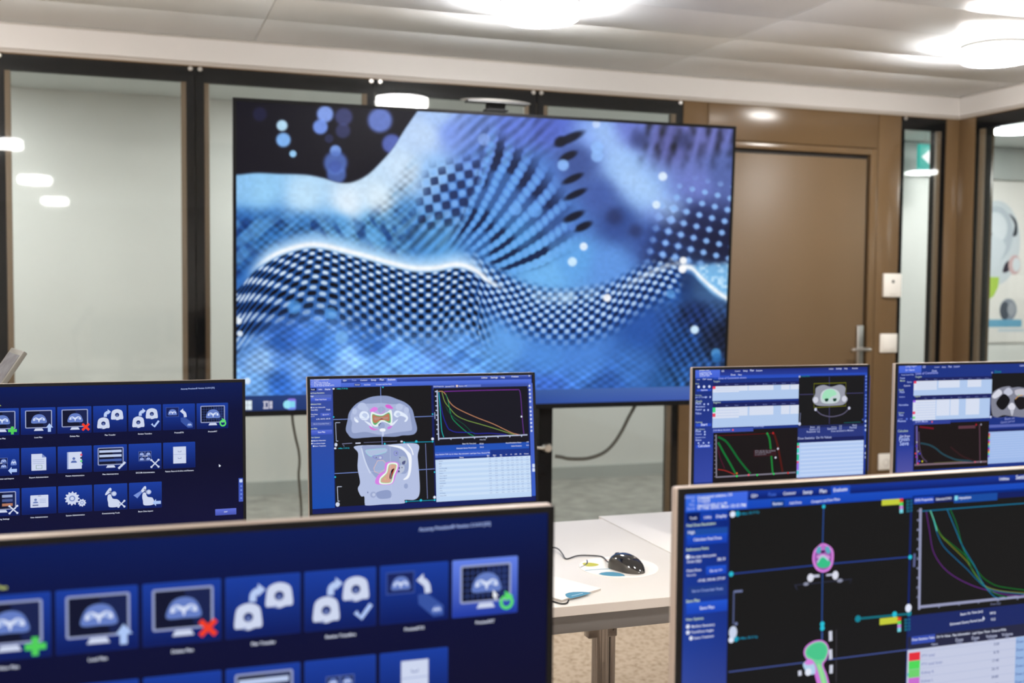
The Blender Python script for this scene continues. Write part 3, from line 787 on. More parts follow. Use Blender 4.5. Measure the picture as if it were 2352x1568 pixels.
A.build('toolbar', 'screen', sc3)
A = Art(pl3, cv3, 1)
A.rect(a(150, 300), c(622, 1222), (58, 76, 158), (24, 76, 172)); A.rrect(a(172, 322), a(290, 372), 0.0008, (22, 34, 92)); A.rrect(a(296, 316), a(420, 366), 0.0008, (68, 92, 186)); A.rrect(a(426, 312), a(562, 362), 0.0008, (68, 92, 186))
A.rect(a(170, 446), a(560, 488), (84, 104, 184)); A.rect(a(176, 500), a(556, 554), (86, 110, 214), (56, 80, 184)); A.rect(a(360, 772), a(548, 830), (84, 106, 206), (58, 82, 184)); A.rect(a(186, 938), a(560, 994), (80, 98, 174)); A.rect(a(186, 1082), a(574, 1150), (90, 112, 214), (60, 84, 190))
HY = (222, 234, 206)
for t, p, q in (('Final Dose Resolution', a(160, 424), a(432, 416)), ('Reference Point', a(164, 624), a(372, 618)), ('Save Plan', a(176, 1064), a(304, 1060)), ('View Options', a(180, 1222), a(348, 1216))): A.text(t, p, q, HY)
words(A, [('Tools', a(190, 358), a(256, 356)), ('Utility', a(322, 356), a(390, 352)), ('Display', a(440, 356), a(540, 352)), ('High', a(178, 480), a(238, 478)), ('Clear Final Dose', a(262, 540), a(470, 534)), ('Use max dose point', a(210, 682), a(446, 674)), ('Dose (Gy)', a(178, 726), a(312, 722)), ('73.03', a(462, 722), a(536, 720)),
          ('Point Dose', a(180, 806), a(310, 802)), ('Rel to Rx', a(180, 838), a(258, 836)), ('Go to >>', a(398, 812), a(512, 806)), ('6.78, 104.93, 103.75', a(286, 892), a(540, 882)), ('Save Plan', a(316, 1128), a(446, 1122)), ('Machine Geometry', a(230, 1280), a(456, 1270)), ('TomoDirect Angles', a(226, 1330), a(448, 1322)), ('Entire Treatment', a(256, 1376), a(456, 1368))])
A.text('Set to Cross-hair Point', a(234, 978), a(518, 968), (176, 190, 230))
for p in (a(192, 672), a(208, 1272), a(206, 1320), a(236, 1366)): A.dot(p, 0.0017, WHT, 10)
A.build('side_panel', 'screen', sc3)
CY, XH = (40, 190, 214), (126, 150, 222)
A = Art(pl3, cv3, 1)
A.rect(a(582, 300), b(262, 1300), (25, 24, 27))
A.blob([a(940, 1222), a(850, 1140), a(818, 1060), a(850, 900), a(880, 760), a(1000, 610), a(1180, 515), a(1330, 470), a(1560, 462), a(1740, 520), a(1900, 590), a(2010, 700), a(2055, 860), a(2100, 1050), a(2060, 1140), a(1960, 1168), a(1840, 1172), a(1700, 1196), a(1400, 1196), a(1150, 1214)], (140, 154, 194))
A.blob([a(960, 1130), a(920, 1060), a(930, 940), a(900, 860), a(930, 740), a(1060, 620), a(1300, 600), a(1460, 590), a(1640, 610), a(1860, 620), a(1960, 760), a(1990, 900), a(2010, 1060), a(1960, 1090), a(1720, 1120), a(1440, 1160), a(1180, 1110)], (170, 182, 218))
for p, r, k in ((a(975, 740), 0.0070, 0.8), (a(1110, 650), 0.0085, 1.2), (a(1170, 700), 0.0068, 1.1), (a(1780, 660), 0.0078, 1.1), (a(1910, 720), 0.0072, 0.8), (a(1010, 880), 0.006, 1), (a(1890, 800), 0.006, 1)): A.dot(p, r, (184, 196, 228), 16, k)
A.blob([a(1060, 810), a(1110, 740), a(1210, 760), a(1240, 850), a(1180, 900), a(1090, 880)], (226, 236, 252)); A.blob([a(1110, 810), a(1150, 770), a(1210, 800), a(1180, 860)], (190, 204, 234))
A.blob([a(1680, 800), a(1720, 730), a(1800, 740), a(1900, 800), a(1940, 860), a(1910, 920), a(1870, 920), a(1900, 860), a(1800, 820), a(1740, 850)], (226, 236, 252)); A.blob([a(1720, 790), a(1770, 760), a(1800, 800), a(1750, 830)], (190, 204, 234))
A.blob([a(968, 850), a(1010, 880), a(1050, 930), a(1010, 940), a(975, 900)], (232, 240, 252))
A.blob([a(1150, 910), a(1250, 950), a(1300, 1020), a(1240, 990)], (226, 234, 250)); A.blob([a(1760, 880), a(1660, 950), a(1620, 1010), a(1680, 980)], (226, 234, 250))
PK = (222, 130, 226)
A.blob([a(1250, 720), a(1330, 660), a(1400, 700), a(1300, 760)], PK); A.blob([a(1530, 630), a(1600, 620), a(1670, 690), a(1560, 680)], (218, 100, 208)); A.blob([a(1240, 1000), a(1330, 1050), a(1400, 1060), a(1320, 1080), a(1260, 1050)], (216, 116, 212)); A.blob([a(1660, 1000), a(1600, 1060), a(1560, 1040), a(1600, 1010)], (206, 120, 220))
A.blob([a(1390, 700), a(1460, 650), a(1530, 700), a(1510, 770), a(1440, 790)], (156, 170, 206)); A.line([a(1360, 740), a(1440, 785), a(1530, 720)], 0.0013, PK, 5)
bow = [a(1280, 760), a(1350, 780), a(1450, 800), a(1560, 760), a(1630, 720), a(1650, 850), a(1640, 980), a(1580, 950), a(1460, 920), a(1400, 1000), a(1320, 1000), a(1270, 920)]
A.blob(bow, (226, 244, 232)); A.line(bow, 0.0016, (238, 240, 250), 4, True)
bow2 = [a(1300, 790), a(1380, 810), a(1480, 815), a(1590, 760), a(1622, 830), a(1610, 950), a(1470, 890), a(1360, 980), a(1310, 960), a(1292, 870)]
A.blob(bow2, (84, 176, 116)); A.blob([a(1306, 800), a(1380, 828), a(1480, 830), a(1584, 780), a(1606, 850), a(1590, 920), a(1470, 880), a(1360, 950), a(1312, 930), a(1300, 870)], (190, 120, 92)); A.blob([a(1330, 850), a(1460, 850), a(1570, 840), a(1560, 880), a(1460, 870), a(1350, 900)], (180, 142, 130))
A.blob([a(1425, 890), a(1462, 868), a(1500, 890), a(1462, 895)], (40, 20, 28)); A.line([a(1420, 900), a(1462, 885), a(1510, 900)], 0.0011, (232, 80, 40), 4)
A.dot(a(1460, 1000), 0.0078, (150, 164, 204), 18); A.dot(a(1440, 960), 0.0014, (60, 50, 110)); A.dot(a(1415, 985), 0.0014, (60, 50, 110)); A.blob([a(1430, 1060), a(1480, 1045), a(1530, 1060), a(1520, 1100), a(1440, 1100)], (240, 244, 252)); A.blob([a(1470, 1110), a(1500, 1110), a(1500, 1180), a(1470, 1190)], (196, 208, 236))
for p, q in ((a(1443, 295), a(1446, 470)), (a(1468, 1195), a(1473, 1340)), (a(588, 888), a(846, 880)), (a(2055, 840), b(275, 826))): A.line([p, q], 0.0013, XH)
A.line([a(1446, 470), a(1460, 780)], 0.0006, (170, 184, 226)); A.line([a(846, 880), a(1280, 866)], 0.0006, (170, 184, 226))
for p in (a(1484, 306), a(598, 842), b(262, 790)): A.dot(p, 0.0018, CY, 8)
A.line([a(632, 944), a(645, 1276)], 0.0012, (176, 186, 216)); A.line([a(632, 944), a(716, 942)], 0.0014, (176, 186, 216)); A.line([a(645, 1276), a(678, 1275)], 0.0014, (176, 186, 216)); A.dot(a(640, 1340), 0.0042, (206, 214, 236), 16, 0.75)
A.line([a(790, 1370), a(750, 1325), a(930, 1312)], 0.0014, (130, 134, 170)); A.line([a(1140, 1302), a(1740, 1276)], 0.0010, (110, 114, 150)); A.line([a(990, 1315), a(1082, 1310)], 0.0026, (206, 212, 236)); A.dot(a(1822, 1282), 0.0020, (220, 226, 244), 10, 1.5)
A.text('t=Max: 71.94 Gy', a(650, 344), a(852, 338), CY); A.dot(a(596, 334), 0.0018, WHT, 8, 1.4)
A.line([a(1850, 1300), b(285, 1285)], 0.0015, (20, 150, 180)); A.dot(a(1866, 1300), 0.0022, CY, 8); A.dot(b(262, 1284), 0.0022, CY, 8); A.dot(a(2086, 1284), 0.0030, CY, 8); A.dot(b(262, 1236), 0.0032, WHT, 12)
A.build('scan_view', 'screen', sc3, 'axial pelvis scan with orange and pink dose contour')
A = Art(pl3, cv3, 1)
A.rect(c(612, 112), d(304, 1182), (25, 25, 28))
A.blob([c(985, 112), c(1040, 240), c(1030, 500), c(1075, 760), c(1035, 880), c(1090, 1010), c(1150, 1020), c(1160, 1140), c(1200, 1180), c(1500, 1160), c(1860, 1140), c(1880, 1080), c(2060, 1072), c(2145, 960), c(2140, 640), c(2110, 300), c(2095, 70), c(1500, 90)], (180, 192, 226))
A.blob([c(1110, 120), c(1180, 420), c(1290, 600), c(1400, 700), c(1520, 640), c(1720, 600), c(1900, 600), c(1960, 420), c(1880, 180), c(1600, 100), c(1300, 110)], (150, 164, 204))
A.blob([c(1570, 100), c(1800, 110), c(1930, 200), c(2000, 300), c(1990, 560), c(1940, 690), c(1850, 715), c(1930, 620), c(1950, 400), c(1900, 240), c(1780, 150)], (240, 244, 252)); A.line([c(1930, 80), c(2000, 170), c(2030, 270)], 0.0026, (240, 244, 252), 5)
A.line([c(1100, 150), c(1170, 400), c(1260, 600)], 0.0030, (206, 216, 240), 5)
A.blob([c(1185, 180), c(1530, 155), c(1540, 220), c(1340, 280), c(1260, 296), c(1200, 250)], (176, 190, 222)); A.line([c(1185, 180), c(1530, 155), c(1540, 220), c(1400, 262), c(1270, 296), c(1190, 240)], 0.0011, (146, 222, 226), 0, True)
A.line([c(1300, 290), c(1400, 280), c(1470, 300), c(1460, 340), c(1360, 340)], 0.0010, (126, 116, 206), 4, True); A.dot(c(1440, 320), 0.003, (196, 204, 230)); A.dot(c(1365, 318), 0.0012, (60, 60, 100))
A.line([c(1720 + 36 * math.cos(t), 240 + 40 * math.sin(t)) for t in np.linspace(0, 6.2, 12)], 0.0010, (120, 110, 210)); A.dot(c(1730, 236), 0.0014, (60, 64, 110))
A.blob([c(1780, 320), c(1850, 290), c(1920, 340), c(1910, 430), c(1830, 440), c(1790, 390)], (170, 182, 204)); A.blob([c(1830, 400), c(1890, 370), c(1880, 430), c(1840, 440)], (80, 86, 130)); A.dot(c(1792, 318), 0.0013, (40, 44, 90)); A.blob([c(1800, 450), c(1870, 470), c(1860, 560), c(1760, 620), c(1790, 520)], (184, 194, 216)); A.dot(c(1830, 496), 0.0013, (60, 64, 110)); A.dot(c(1776, 505), 0.0018, (40, 30, 100)); A.dot(c(1772, 566), 0.0022, (70, 60, 120))
hx7 = [c(1320, 510), c(1390, 372), c(1490, 368), c(1540, 420), c(1520, 530), c(1420, 605), c(1335, 570)]
A.poly(hx7, (158, 174, 212)); A.line(hx7, 0.0011, (232, 190, 176), 0, True)
pk = [c(1540, 410), c(1740, 400), c(1770, 500), c(1720, 640), c(1650, 790), c(1440, 805), c(1350, 780), c(1360, 690), c(1430, 600), c(1510, 560)]
A.blob(pk, (214, 130, 228)); ins = [c(1580, 425), c(1730, 415), c(1745, 500), c(1690, 640), c(1640, 780), c(1440, 790), c(1425, 700), c(1480, 630), c(1540, 570)]
A.blob(ins, (238, 248, 240)); ins2 = [c(1600, 445), c(1715, 440), c(1725, 500), c(1670, 640), c(1625, 765), c(1460, 770), c(1450, 700), c(1510, 640), c(1560, 580)]
A.blob(ins2, (150, 214, 150)); A.blob([c(1606, 452), c(1708, 446), c(1716, 500), c(1660, 640), c(1618, 758), c(1468, 762), c(1458, 706), c(1518, 648), c(1570, 580)], (214, 164, 146))
A.blob([c(1640, 540), c(1690, 515), c(1660, 620), c(1640, 700), c(1605, 690), c(1612, 610)], (30, 18, 26)); A.line([c(1690, 530), c(1650, 600), c(1625, 690)], 0.0010, (236, 80, 60)); A.dot(c(1524, 700), 0.0016, (190, 220, 110), 8)
A.blob([c(1380, 940), c(1560, 900), c(1640, 950), c(1620, 1040), c(1440, 1060), c(1370, 1010)], (142, 156, 198)); A.dot(c(1310, 985), 0.0070, (158, 170, 208)); A.dot(c(1320, 985), 0.0035, (190, 200, 228)); A.dot(c(1212, 945), 0.0022, (110, 122, 170), 10, 0.6); A.dot(c(1900, 830), 0.0060, (150, 164, 204), 14, 0.8)
A.line([c(612, 605), c(1030, 582)], 0.0013, XH); A.line([c(1030, 582), c(1540, 556)], 0.0006, (190, 200, 232)); A.line([c(2120, 538), d(300, 598)], 0.0013, XH); A.line([d(135, 142), d(170, 1134)], 0.0013, (120, 130, 180)); A.line([c(1614, 120), c(1640, 1140)], 0.0006, (196, 206, 234))
A.text('t=Max: 71.94 Gy', c(680, 162), c(882, 154), CY); A.dot(c(626, 150), 0.0020, WHT, 8, 1.4); A.dot(c(626, 668), 0.0020, CY, 8); A.dot(c(1518, 70), 0.0022, CY, 8)
A.line([c(664, 842), c(676, 1102)], 0.0012, (196, 204, 228)); A.line([c(664, 842), c(744, 840)], 0.0014, (196, 204, 228)); A.line([c(676, 1102), c(706, 1100)], 0.0014, (196, 204, 228)); A.dot(c(670, 1160), 0.0050, (206, 214, 236), 16, 0.9)
A.line([c(1890, 1110), d(320, 1160)], 0.0015, (20, 150, 180)); A.dot(c(1904, 1108), 0.0022, CY, 8); A.dot(d(300, 1160), 0.0022, CY, 8); A.dot(c(2168, 1086), 0.0030, CY, 8); A.dot(d(298, 1110), 0.0032, WHT, 12); A.dot(d(298, 656), 0.0018, CY, 8)
A.build('scan_view', 'screen', sc3, 'side-on pelvis scan with orange and pink dose contour')
A = Art(pl3, cv3, 1)
A.rect(b(268, 252), b(1990, 322), (66, 90, 182), (54, 74, 150)); A.rect(b(278, 324), b(2000, 1290), (24, 23, 33)); A.rect(b(860, 262), b(1134, 296), (96, 120, 204))
words(A, [('DVH Properties', b(280, 304), b(466, 298)), ('Selected DVH', b(490, 304), b(656, 298)), ('Bladder GTV', b(738, 296), b(880, 292))]); A.rect(b(684, 266), b(722, 302), (232, 206, 186))
A.line([b(345, 360), b(372, 1260)], 0.0026, (186, 196, 226)); A.line([b(372, 1232), b(1970, 1162)], 0.0026, (186, 196, 226))
for k in range(10): A.line([b(306 + 3.4 * k, 384 + 85 * k), b(346 + 3 * k, 383 + 85 * k)], 0.0024, (186, 196, 226))
for k in range(7): A.line([b(592 + 212 * k, 1222 - 9 * k), b(594 + 212 * k, 1250 - 9 * k)], 0.0026, (186, 196, 226))
W3 = 0.0015
chart_curve(A, [b(470, 382), b(1000, 366), b(1500, 354), b(1780, 350)], 0.0021, (112, 44, 142)); chart_curve(A, [b(1780, 350), b(1826, 360), b(1850, 480), b(1870, 760), b(1890, 1000), b(1908, 1150)], 0.0022, (92, 48, 128))
chart_curve(A, [b(360, 384), b(440, 382), b(500, 440), b(560, 560), b(660, 660), b(840, 755), b(1080, 860), b(1340, 960), b(1560, 1065), b(1700, 1130), b(1820, 1160)], W3, (206, 142, 104))
chart_curve(A, [b(430, 390), b(480, 560), b(570, 680), b(690, 810), b(860, 895), b(1100, 965), b(1340, 1035), b(1560, 1105), b(1740, 1160)], W3, (130, 160, 76))
chart_curve(A, [b(500, 430), b(545, 560), b(570, 700), b(610, 850), b(680, 940), b(800, 1050), b(900, 1130), b(1010, 1190)], W3, (20, 150, 94))
chart_curve(A, [b(500, 650), b(560, 760), b(660, 860), b(820, 970), b(940, 1085), b(1030, 1160)], W3, (24, 76, 56))
chart_curve(A, [b(376, 390), b(420, 680), b(470, 880), b(540, 1040), b(580, 1074), b(690, 1114), b(960, 1120), b(1050, 1140), b(1300, 1134), b(1600, 1160)], W3 * 1.2, (34, 38, 158))
chart_curve(A, [b(370, 386), b(392, 600), b(415, 940), b(430, 1100), b(465, 1210)], W3, (30, 180, 176))
A.dot(b(1863, 834), 0.0022, WHT, 12); A.text('Dose (Gy)', b(1112, 1258), b(1222, 1254), (196, 204, 230)); A.line([b(300, 756), b(306, 876)], 0.0020, (150, 160, 200))
A.build('dose_chart', 'screen', sc3)
A = Art(pl3, cv3, 1)
A.rect(d(300, 128), d(2006, 300), (34, 78, 178), (32, 84, 186)); A.rect(d(308, 300), d(2016, 440), (26, 52, 136)); A.rect(d(308, 300), d(1300, 356), (56, 92, 196))
words(A, [('Beam On Time (sec)', d(800, 158), d(1046, 150)), ('433.8', d(1106, 160), d(1180, 158)), ('Estimated Gantry Period (sec)', d(694, 240), d(1050, 226)), ('20.13', d(1116, 220), d(1184, 218)), ('Actual Modulation Factor', d(1580, 142), d(1864, 132)), ('1.45', d(1950, 124), d(1994, 122)), ('Active Rotations', d(1678, 198), d(1868, 192)), ('22.4', d(1950, 184), d(1996, 182)),
          ('Dose Statistics Table', d(314, 354), d(550, 342)), ('Dx Vx Values', d(566, 348), d(720, 338)), ('Plan Information', d(736, 340), d(920, 330)), ('Leaf Open Times', d(936, 332), d(1128, 324)), ('Dose at POIs', d(1144, 324), d(1298, 316)), ('Name', d(746, 404), d(822, 402))])
for k, x in enumerate((1264, 1380, 1494, 1592, 1676, 1762, 1846, 1950)): A.label(('Max', 'Mean', 'Min', 'V1', 'V2', 'D95', 'D5', 'Volume')[k], cv3(d(x, 366 - 0.045 * (x - 1264))), 0.0025, WHT); A.label('(Gy)', cv3(d(x, 390 - 0.045 * (x - 1264))), 0.0021, (190, 204, 240)) if k < 3 else None
p0, p1_ = cv3(d(314, 438)), cv3(d(2044, 1096)); uvr = lambda f, g: (p0[0] + f * (p1_[0] - p0[0]), p0[1] + g * (p1_[1] - p0[1]))
A.raw([uvr(0, 0), uvr(1, 0), uvr(1, 1), uvr(0, 1)], (190, 214, 244))
for k in range(0, 16, 2): A.raw([uvr(0.03, k / 17), uvr(1, k / 17), uvr(1, (k + 1) / 17), uvr(0.03, (k + 1) / 17)], (204, 224, 248))
cc = [(240, 200, 170), (100, 20, 60), (170, 20, 40), (220, 20, 40), (240, 130, 90), (30, 190, 130), (10, 110, 90), (20, 190, 150), (30, 30, 200), (150, 220, 220), (230, 230, 150), (180, 40, 190), (230, 40, 150), (230, 40, 130), (190, 200, 110)]
nn = ['Bladder', 'Body', 'CTV', 'CTV Prost Bed', 'Bladder GTV', 'Femur L', 'Femur Head R', 'Femur Head L', 'Penile Bulb', 'Small Bowel', 'Rectum', 'PTV', 'PTV1', 'PTV Boost', 'Rectum PRV']
for k in range(15):
    A.dot(uvr(0.018, (k + 0.55) / 17), 0.0016, cc[k], 8); A.label(nn[k], uvr(0.035, (k + 0.78) / 17), 0.0021, (104, 126, 176), 0)
    for q, f in enumerate((0.565, 0.63, 0.695, 0.755, 0.805, 0.855, 0.905, 0.965)): A.label('%.2f' % ((k * 7.3 + q * 11.7) % 75), uvr(f, (k + 0.70) / 17), 0.0019, (120, 146, 196))
A.build('dose_table', 'screen', sc3)
A = Art(pl3, cv3, 1)
A.rect(b(1992, 232), d(2132, 1082), (84, 108, 206), (54, 92, 196))
for y in (280, 354, 426, 492, 562, 668, 740, 808, 880, 948, 1020, 1090): A.dot(b(2008 + (y - 280) * 0.045, y), 0.0026, (206, 216, 244), 10)
for y in (544, 620): A.rrect(d(2056, y - 34), d(2108, y + 28), 0.0012, (206, 220, 250))
A.build('tool_strip', 'screen', sc3)

# planning monitor: breast or chest plan with two white lists, scan and dose chart
def plan_screen(x0, y, vt, tilt, label, C, chest):
    r, pl, sc, rc = monitor(x0, y, vt, tilt, label)
    cv = place(pl); base_fill(pl, sc, rc, (26, 50, 130))
    q = C
    TX, YL = (168, 186, 240), (170, 190, 176)
    return r, pl, sc, rc, cv, q, TX, YL
r4, pl4, sc4, rc4, cv4, q, TX, YL = plan_screen(1.3565, 2.500, 0.0016, 0.3, 'rear monitor showing a grey chest slice in a yellow box above a light list', crop(1560, 820, 4.704), False)
A = Art(pl4, cv4, 1)
A.rect(q(172, 130), q(2040, 200), (34, 62, 168), (40, 78, 190)); A.rect(q(440, 118), q(2040, 165), (22, 34, 112), (38, 60, 150)); A.rect(q(174, 128), q(440, 218), (80, 110, 222), (66, 98, 210))
words(A, [('Breast Left', q(218, 152), q(326, 146)), ('Lastname A B', q(218, 178), q(340, 170)), ('23-Mar-2020, PM', q(218, 196), q(352, 188)), ('15 fx 2.67 Gy/fx', q(218, 212), q(330, 205)), ('GS', q(456, 160), q(486, 158)), ('Contour', q(600, 158), q(660, 155)), ('Setup', q(690, 156), q(740, 154)), ('Plan', q(764, 154), q(808, 152)), ('Evaluate', q(830, 154), q(898, 150)), ('Utilities', q(1616, 134), q(1668, 132)), ('Settings', q(1694, 132), q(1756, 129)), ('Help', q(1782, 130), q(1818, 129)), ('Precision', q(1868, 128), q(1930, 125)), ('Dose', q(556, 200), q(608, 198)), ('Plans', q(636, 198), q(676, 196))], (206, 216, 248))
A.build('toolbar', 'screen', sc4)
A = Art(pl4, cv4, 1)
A.rect(q(174, 220), q(356, 1340), (22, 44, 118), (46, 66, 160)); A.rect(q(176, 985), q(356, 1345), (42, 62, 150), (54, 72, 164))
for x, y, x2, y2 in ((190, 346, 346, 366), (180, 720, 346, 744), (180, 950, 346, 976)): A.rect(q(x, y), q(x2, y2), (44, 78, 196))
for t, y, w, col in (('Mode', 294, 40, YL), ('Plan Setup', 418, 66, YL), ('Jaw 2.5 Dynamic', 440, 130, TX), ('Goals', 488, 72, YL), ('Pitch', 512, 62, TX), ('Modulation', 544, 104, TX), ('Factor', 576, 70, TX), ('Value', 618, 64, TX), ('Optimize', 710, 74, YL), ('Dose Options', 786, 100, YL), ('Fine', 812, 58, TX), ('Coarse', 840, 66, TX), ('Iterations done', 874, 108, TX), ('Status', 904, 64, TX)): A.text(t, q(176, y), q(176 + w, y - w * 0.03), col)
words(A, [('Optimize', q(232, 364), q(306, 360)), ('Start', q(232, 742), q(304, 738)), ('Calculate', q(202, 972), q(330, 966)), ('Tools', q(190, 248), q(222, 246)), ('Ctrl', q(252, 246), q(288, 244)), ('Display', q(302, 246), q(352, 243))], (206, 216, 248))
for x, y in ((210, 320), (268, 319), (325, 317)): A.dot(q(x, y), 0.0036, (206, 216, 246), 12)
for x, y in ((286, 432), (334, 430), (270, 508), (312, 506), (270, 572), (312, 570), (276, 806), (276, 834), (208, 928), (262, 926), (318, 924)): A.dot(q(x, y), 0.0026, (166, 184, 236), 10)
A.build('side_panel', 'screen', sc4)
def goal_list(pl, sc, cv, q, tl, br, rows, chips, cut):
    A = Art(pl, cv, 1); p, w = cv(tl), cv(br); L = lambda f, g: (p[0] + f * (w[0] - p[0]), p[1] + g * (w[1] - p[1]))
    A.raw([L(0, -0.22), L(1, -0.22), L(1, 0), L(0, 0)], (26, 32, 92)); A.raw([L(0, 0), L(1, 0), L(1, 1), L(0, 1)], (176, 200, 236))
    A.raw([L(0, 0), L(cut[0], 0), L(cut[0], rows), L(0, rows)], (214, 222, 240))
    for f0, f1 in cut[1:]: A.raw([L(f0, 0), L(f1, 0), L(f1, rows * 0.82), L(f0, rows * 0.82)], (214, 222, 240))
    n = max(2, int(rows * 9))
    for k in range(1, n): A.raw([L(0.04, rows * k / n), L(cut[0], rows * k / n), L(cut[0], rows * k / n + 0.025), L(0.04, rows * k / n + 0.025)], (184, 200, 232))
    for g0, g1, c_ in chips: A.raw([L(0, g0), L(0.032, g0), L(0.032, g1), L(0, g1)], c_)
    for k in range(8): A.label(('Name', 'Blocked', 'Use', 'Imp', 'Max Dose', 'Max Pen', 'DVH Vol', 'DVH Dose')[k], L(0.16 + 0.11 * k, -0.06), 0.0022, (124, 140, 200))
    return A, L
A, L = goal_list(pl4, sc4, cv4, q, q(362, 316), q(1290, 446), 0.42, [(0, 0.18, (235, 70, 90))], [0.30, (0.30, 0.40), (0.41, 0.70), (0.79, 0.89), (0.90, 1.0)])
A.text('Targets', q(368, 272), q(440, 268), YL); A.text('Lines of Constraints shown', q(424, 238), q(726, 230), (150, 164, 232)); A.build('dose_list', 'screen', sc4, 'upper light list of target goals')
A, L = goal_list(pl4, sc4, cv4, q, q(362, 545), q(1288, 728), 0.54, [(0, 0.24, (60, 214, 130)), (0.29, 0.46, (226, 70, 96))], [0.30, (0.30, 0.40), (0.42, 0.70), (0.79, 0.89), (0.90, 1.0)])
A.text('Regions', q(368, 500), q(448, 496), YL); A.build('dose_list', 'screen', sc4, 'lower light list of organ goals')
A = Art(pl4, cv4, 1)
A.rect(q(1294, 205), q(1996, 740), (24, 24, 26)); A.line([q(1622, 210), q(1622, 720)], 0.0022, (62, 60, 100)); A.line([q(1300, 404), q(1990, 386)], 0.0022, (62, 60, 100))
A.line([q(1456, 286), q(1802, 276), q(1800, 526), q(1456, 545)], 0.0026, (104, 106, 20), 0, True)
A.blob([q(1440, 460), q(1470, 400), q(1480, 330), q(1560, 300), q(1640, 320), q(1740, 296), q(1796, 330), q(1790, 400), q(1820, 450), q(1790, 500), q(1720, 520), q(1500, 522)], (150, 152, 166))
for p in (q(1474, 462), q(1784, 450)): A.dot(p, 0.0082, (206, 208, 222), 14)
A.blob([q(1530, 470), q(1540, 380), q(1620, 340), q(1710, 360), q(1740, 430), q(1700, 490), q(1580, 500)], (196, 210, 212)); A.blob([q(1545, 440), q(1580, 360), q(1660, 350), q(1700, 400), q(1640, 430), q(1600, 470)], (160, 222, 186))
for p in (q(1594, 460), q(1682, 458)): A.blob([(p[0] - 20 / 4.7, p[1] - 10 / 4.7), (p[0] + 18 / 4.7, p[1] - 12 / 4.7), (p[0] + 10 / 4.7, p[1] + 16 / 4.7), (p[0] - 14 / 4.7, p[1] + 18 / 4.7)], (22, 70, 50))
A.line([q(1476, 566), q(1540, 620), q(1650, 642), q(1770, 612), q(1836, 552)], 0.0026, (96, 92, 118), 6); A.dot(q(1474, 564), 0.0042, (196, 200, 224), 12); A.dot(q(1836, 550), 0.0042, (196, 200, 224), 12)
A.dot(q(1300, 210), 0.003, (170, 176, 206)); A.text('Dose Max', q(1320, 214), q(1410, 210), (20, 120, 126)); A.line([q(1310, 600), q(1304, 700)], 0.0016, (120, 126, 160)); A.dot(q(1300, 720), 0.0046, (196, 206, 240), 14, 0.9); A.dot(q(1984, 674), 0.003, (60, 84, 160))
A.line([q(1780, 708), q(1960, 700)], 0.0020, (16, 84, 92))
A.build('scan_view', 'screen', sc4)
A = Art(pl4, cv4, 1)
A.rect(q(370, 794), q(1280, 1325), (26, 21, 22)); A.rect(q(362, 776), q(800, 800), (60, 80, 170)); A.text('DVH Mode Absolute', q(368, 800), q(550, 790), (170, 184, 240)); A.dot(q(580, 786), 0.0026, (230, 90, 110)); A.text('Dose (Gy)', q(806, 756), q(916, 750), TX)
A.line([q(398, 836), q(402, 1304)], 0.0042, (120, 116, 130)); A.line([q(402, 1296), q(1258, 1244)], 0.0042, (120, 116, 130))
for k in range(11): A.line([q(380, 850 + 44 * k), q(398, 850 + 44 * k)], 0.0020, (120, 116, 130))
chart_curve(A, [q(420, 846), q(700, 836), q(940, 824), q(1020, 820)], 0.0020, (84, 14, 14)); chart_curve(A, [q(1024, 826), q(1060, 940), q(1090, 1090), q(1116, 1240)], 0.0060, (76, 22, 17)); chart_curve(A, [q(948, 820), q(974, 880), q(990, 1010), q(1000, 1140), q(1010, 1250)], 0.0056, (26, 120, 52))
chart_curve(A, [q(420, 860), q(500, 905), q(560, 980), q(640, 1100), q(720, 1200), q(770, 1258)], 0.0058, (16, 98, 46)); chart_curve(A, [q(420, 920), q(480, 1030), q(550, 1150), q(610, 1260)], 0.0058, (18, 110, 50)); chart_curve(A, [q(416, 960), q(440, 1080), q(490, 1200)], 0.0040, (64, 20, 38)); chart_curve(A, [q(418, 1212), q(500, 1226), q(600, 1268)], 0.0030, (140, 38, 34))
A.rect(q(804, 1002), q(1046, 1064), (52, 22, 28))
for k in range(3): A.text('PTV 42.56 Gy volume', q(818, 1026 + 18 * k), q(1040 - 50 * k, 1016 + 18 * k), (124, 124, 136))
for p, c_ in ((q(1014, 820), (190, 34, 38)), (q(950, 824), (40, 150, 70)), (q(622, 1284), (40, 210, 90)), (q(842, 1272), (40, 200, 90)), (q(1020, 1260), (40, 200, 90)), (q(622, 1254), (190, 100, 40)), (q(1175, 1250), (200, 50, 50)), (q(748, 1272), (220, 90, 110))): A.dot(p, 0.0030, c_, 10)
for p in (q(1066, 988), q(1040, 1084)): A.dot(p, 0.0032, (190, 190, 206), 12)
A.build('dose_chart', 'screen', sc4)
A = Art(pl4, cv4, 1)
A.rect(q(1282, 742), q(1996, 876), (40, 54, 124)); A.rect(q(1282, 880), q(1996, 926), (24, 32, 90))
for x, y, w, t in ((1416, 764, 50, 'Beam'), (1406, 790, 66, 'Gantry'), (1376, 816, 100, 'Rotations'), (1490, 762, 30, '412'), (1476, 788, 44, '17.2'), (1490, 814, 30, '9.6'), (1644, 758, 56, 'Modulation'), (1600, 784, 100, 'Estimated'), (1640, 808, 246, 'Dose calculated to Medium'), (1726, 756, 30, '1.9'), (1726, 780, 30, '2.2'), (1870, 746, 50, 'Pitch'), (1840, 772, 76, 'Period'), (1280, 890, 366, 'Dose Statistics  Dx Vx Values')): A.text(t, q(x, y), q(x + w, y - w * 0.045), (170, 180, 220))
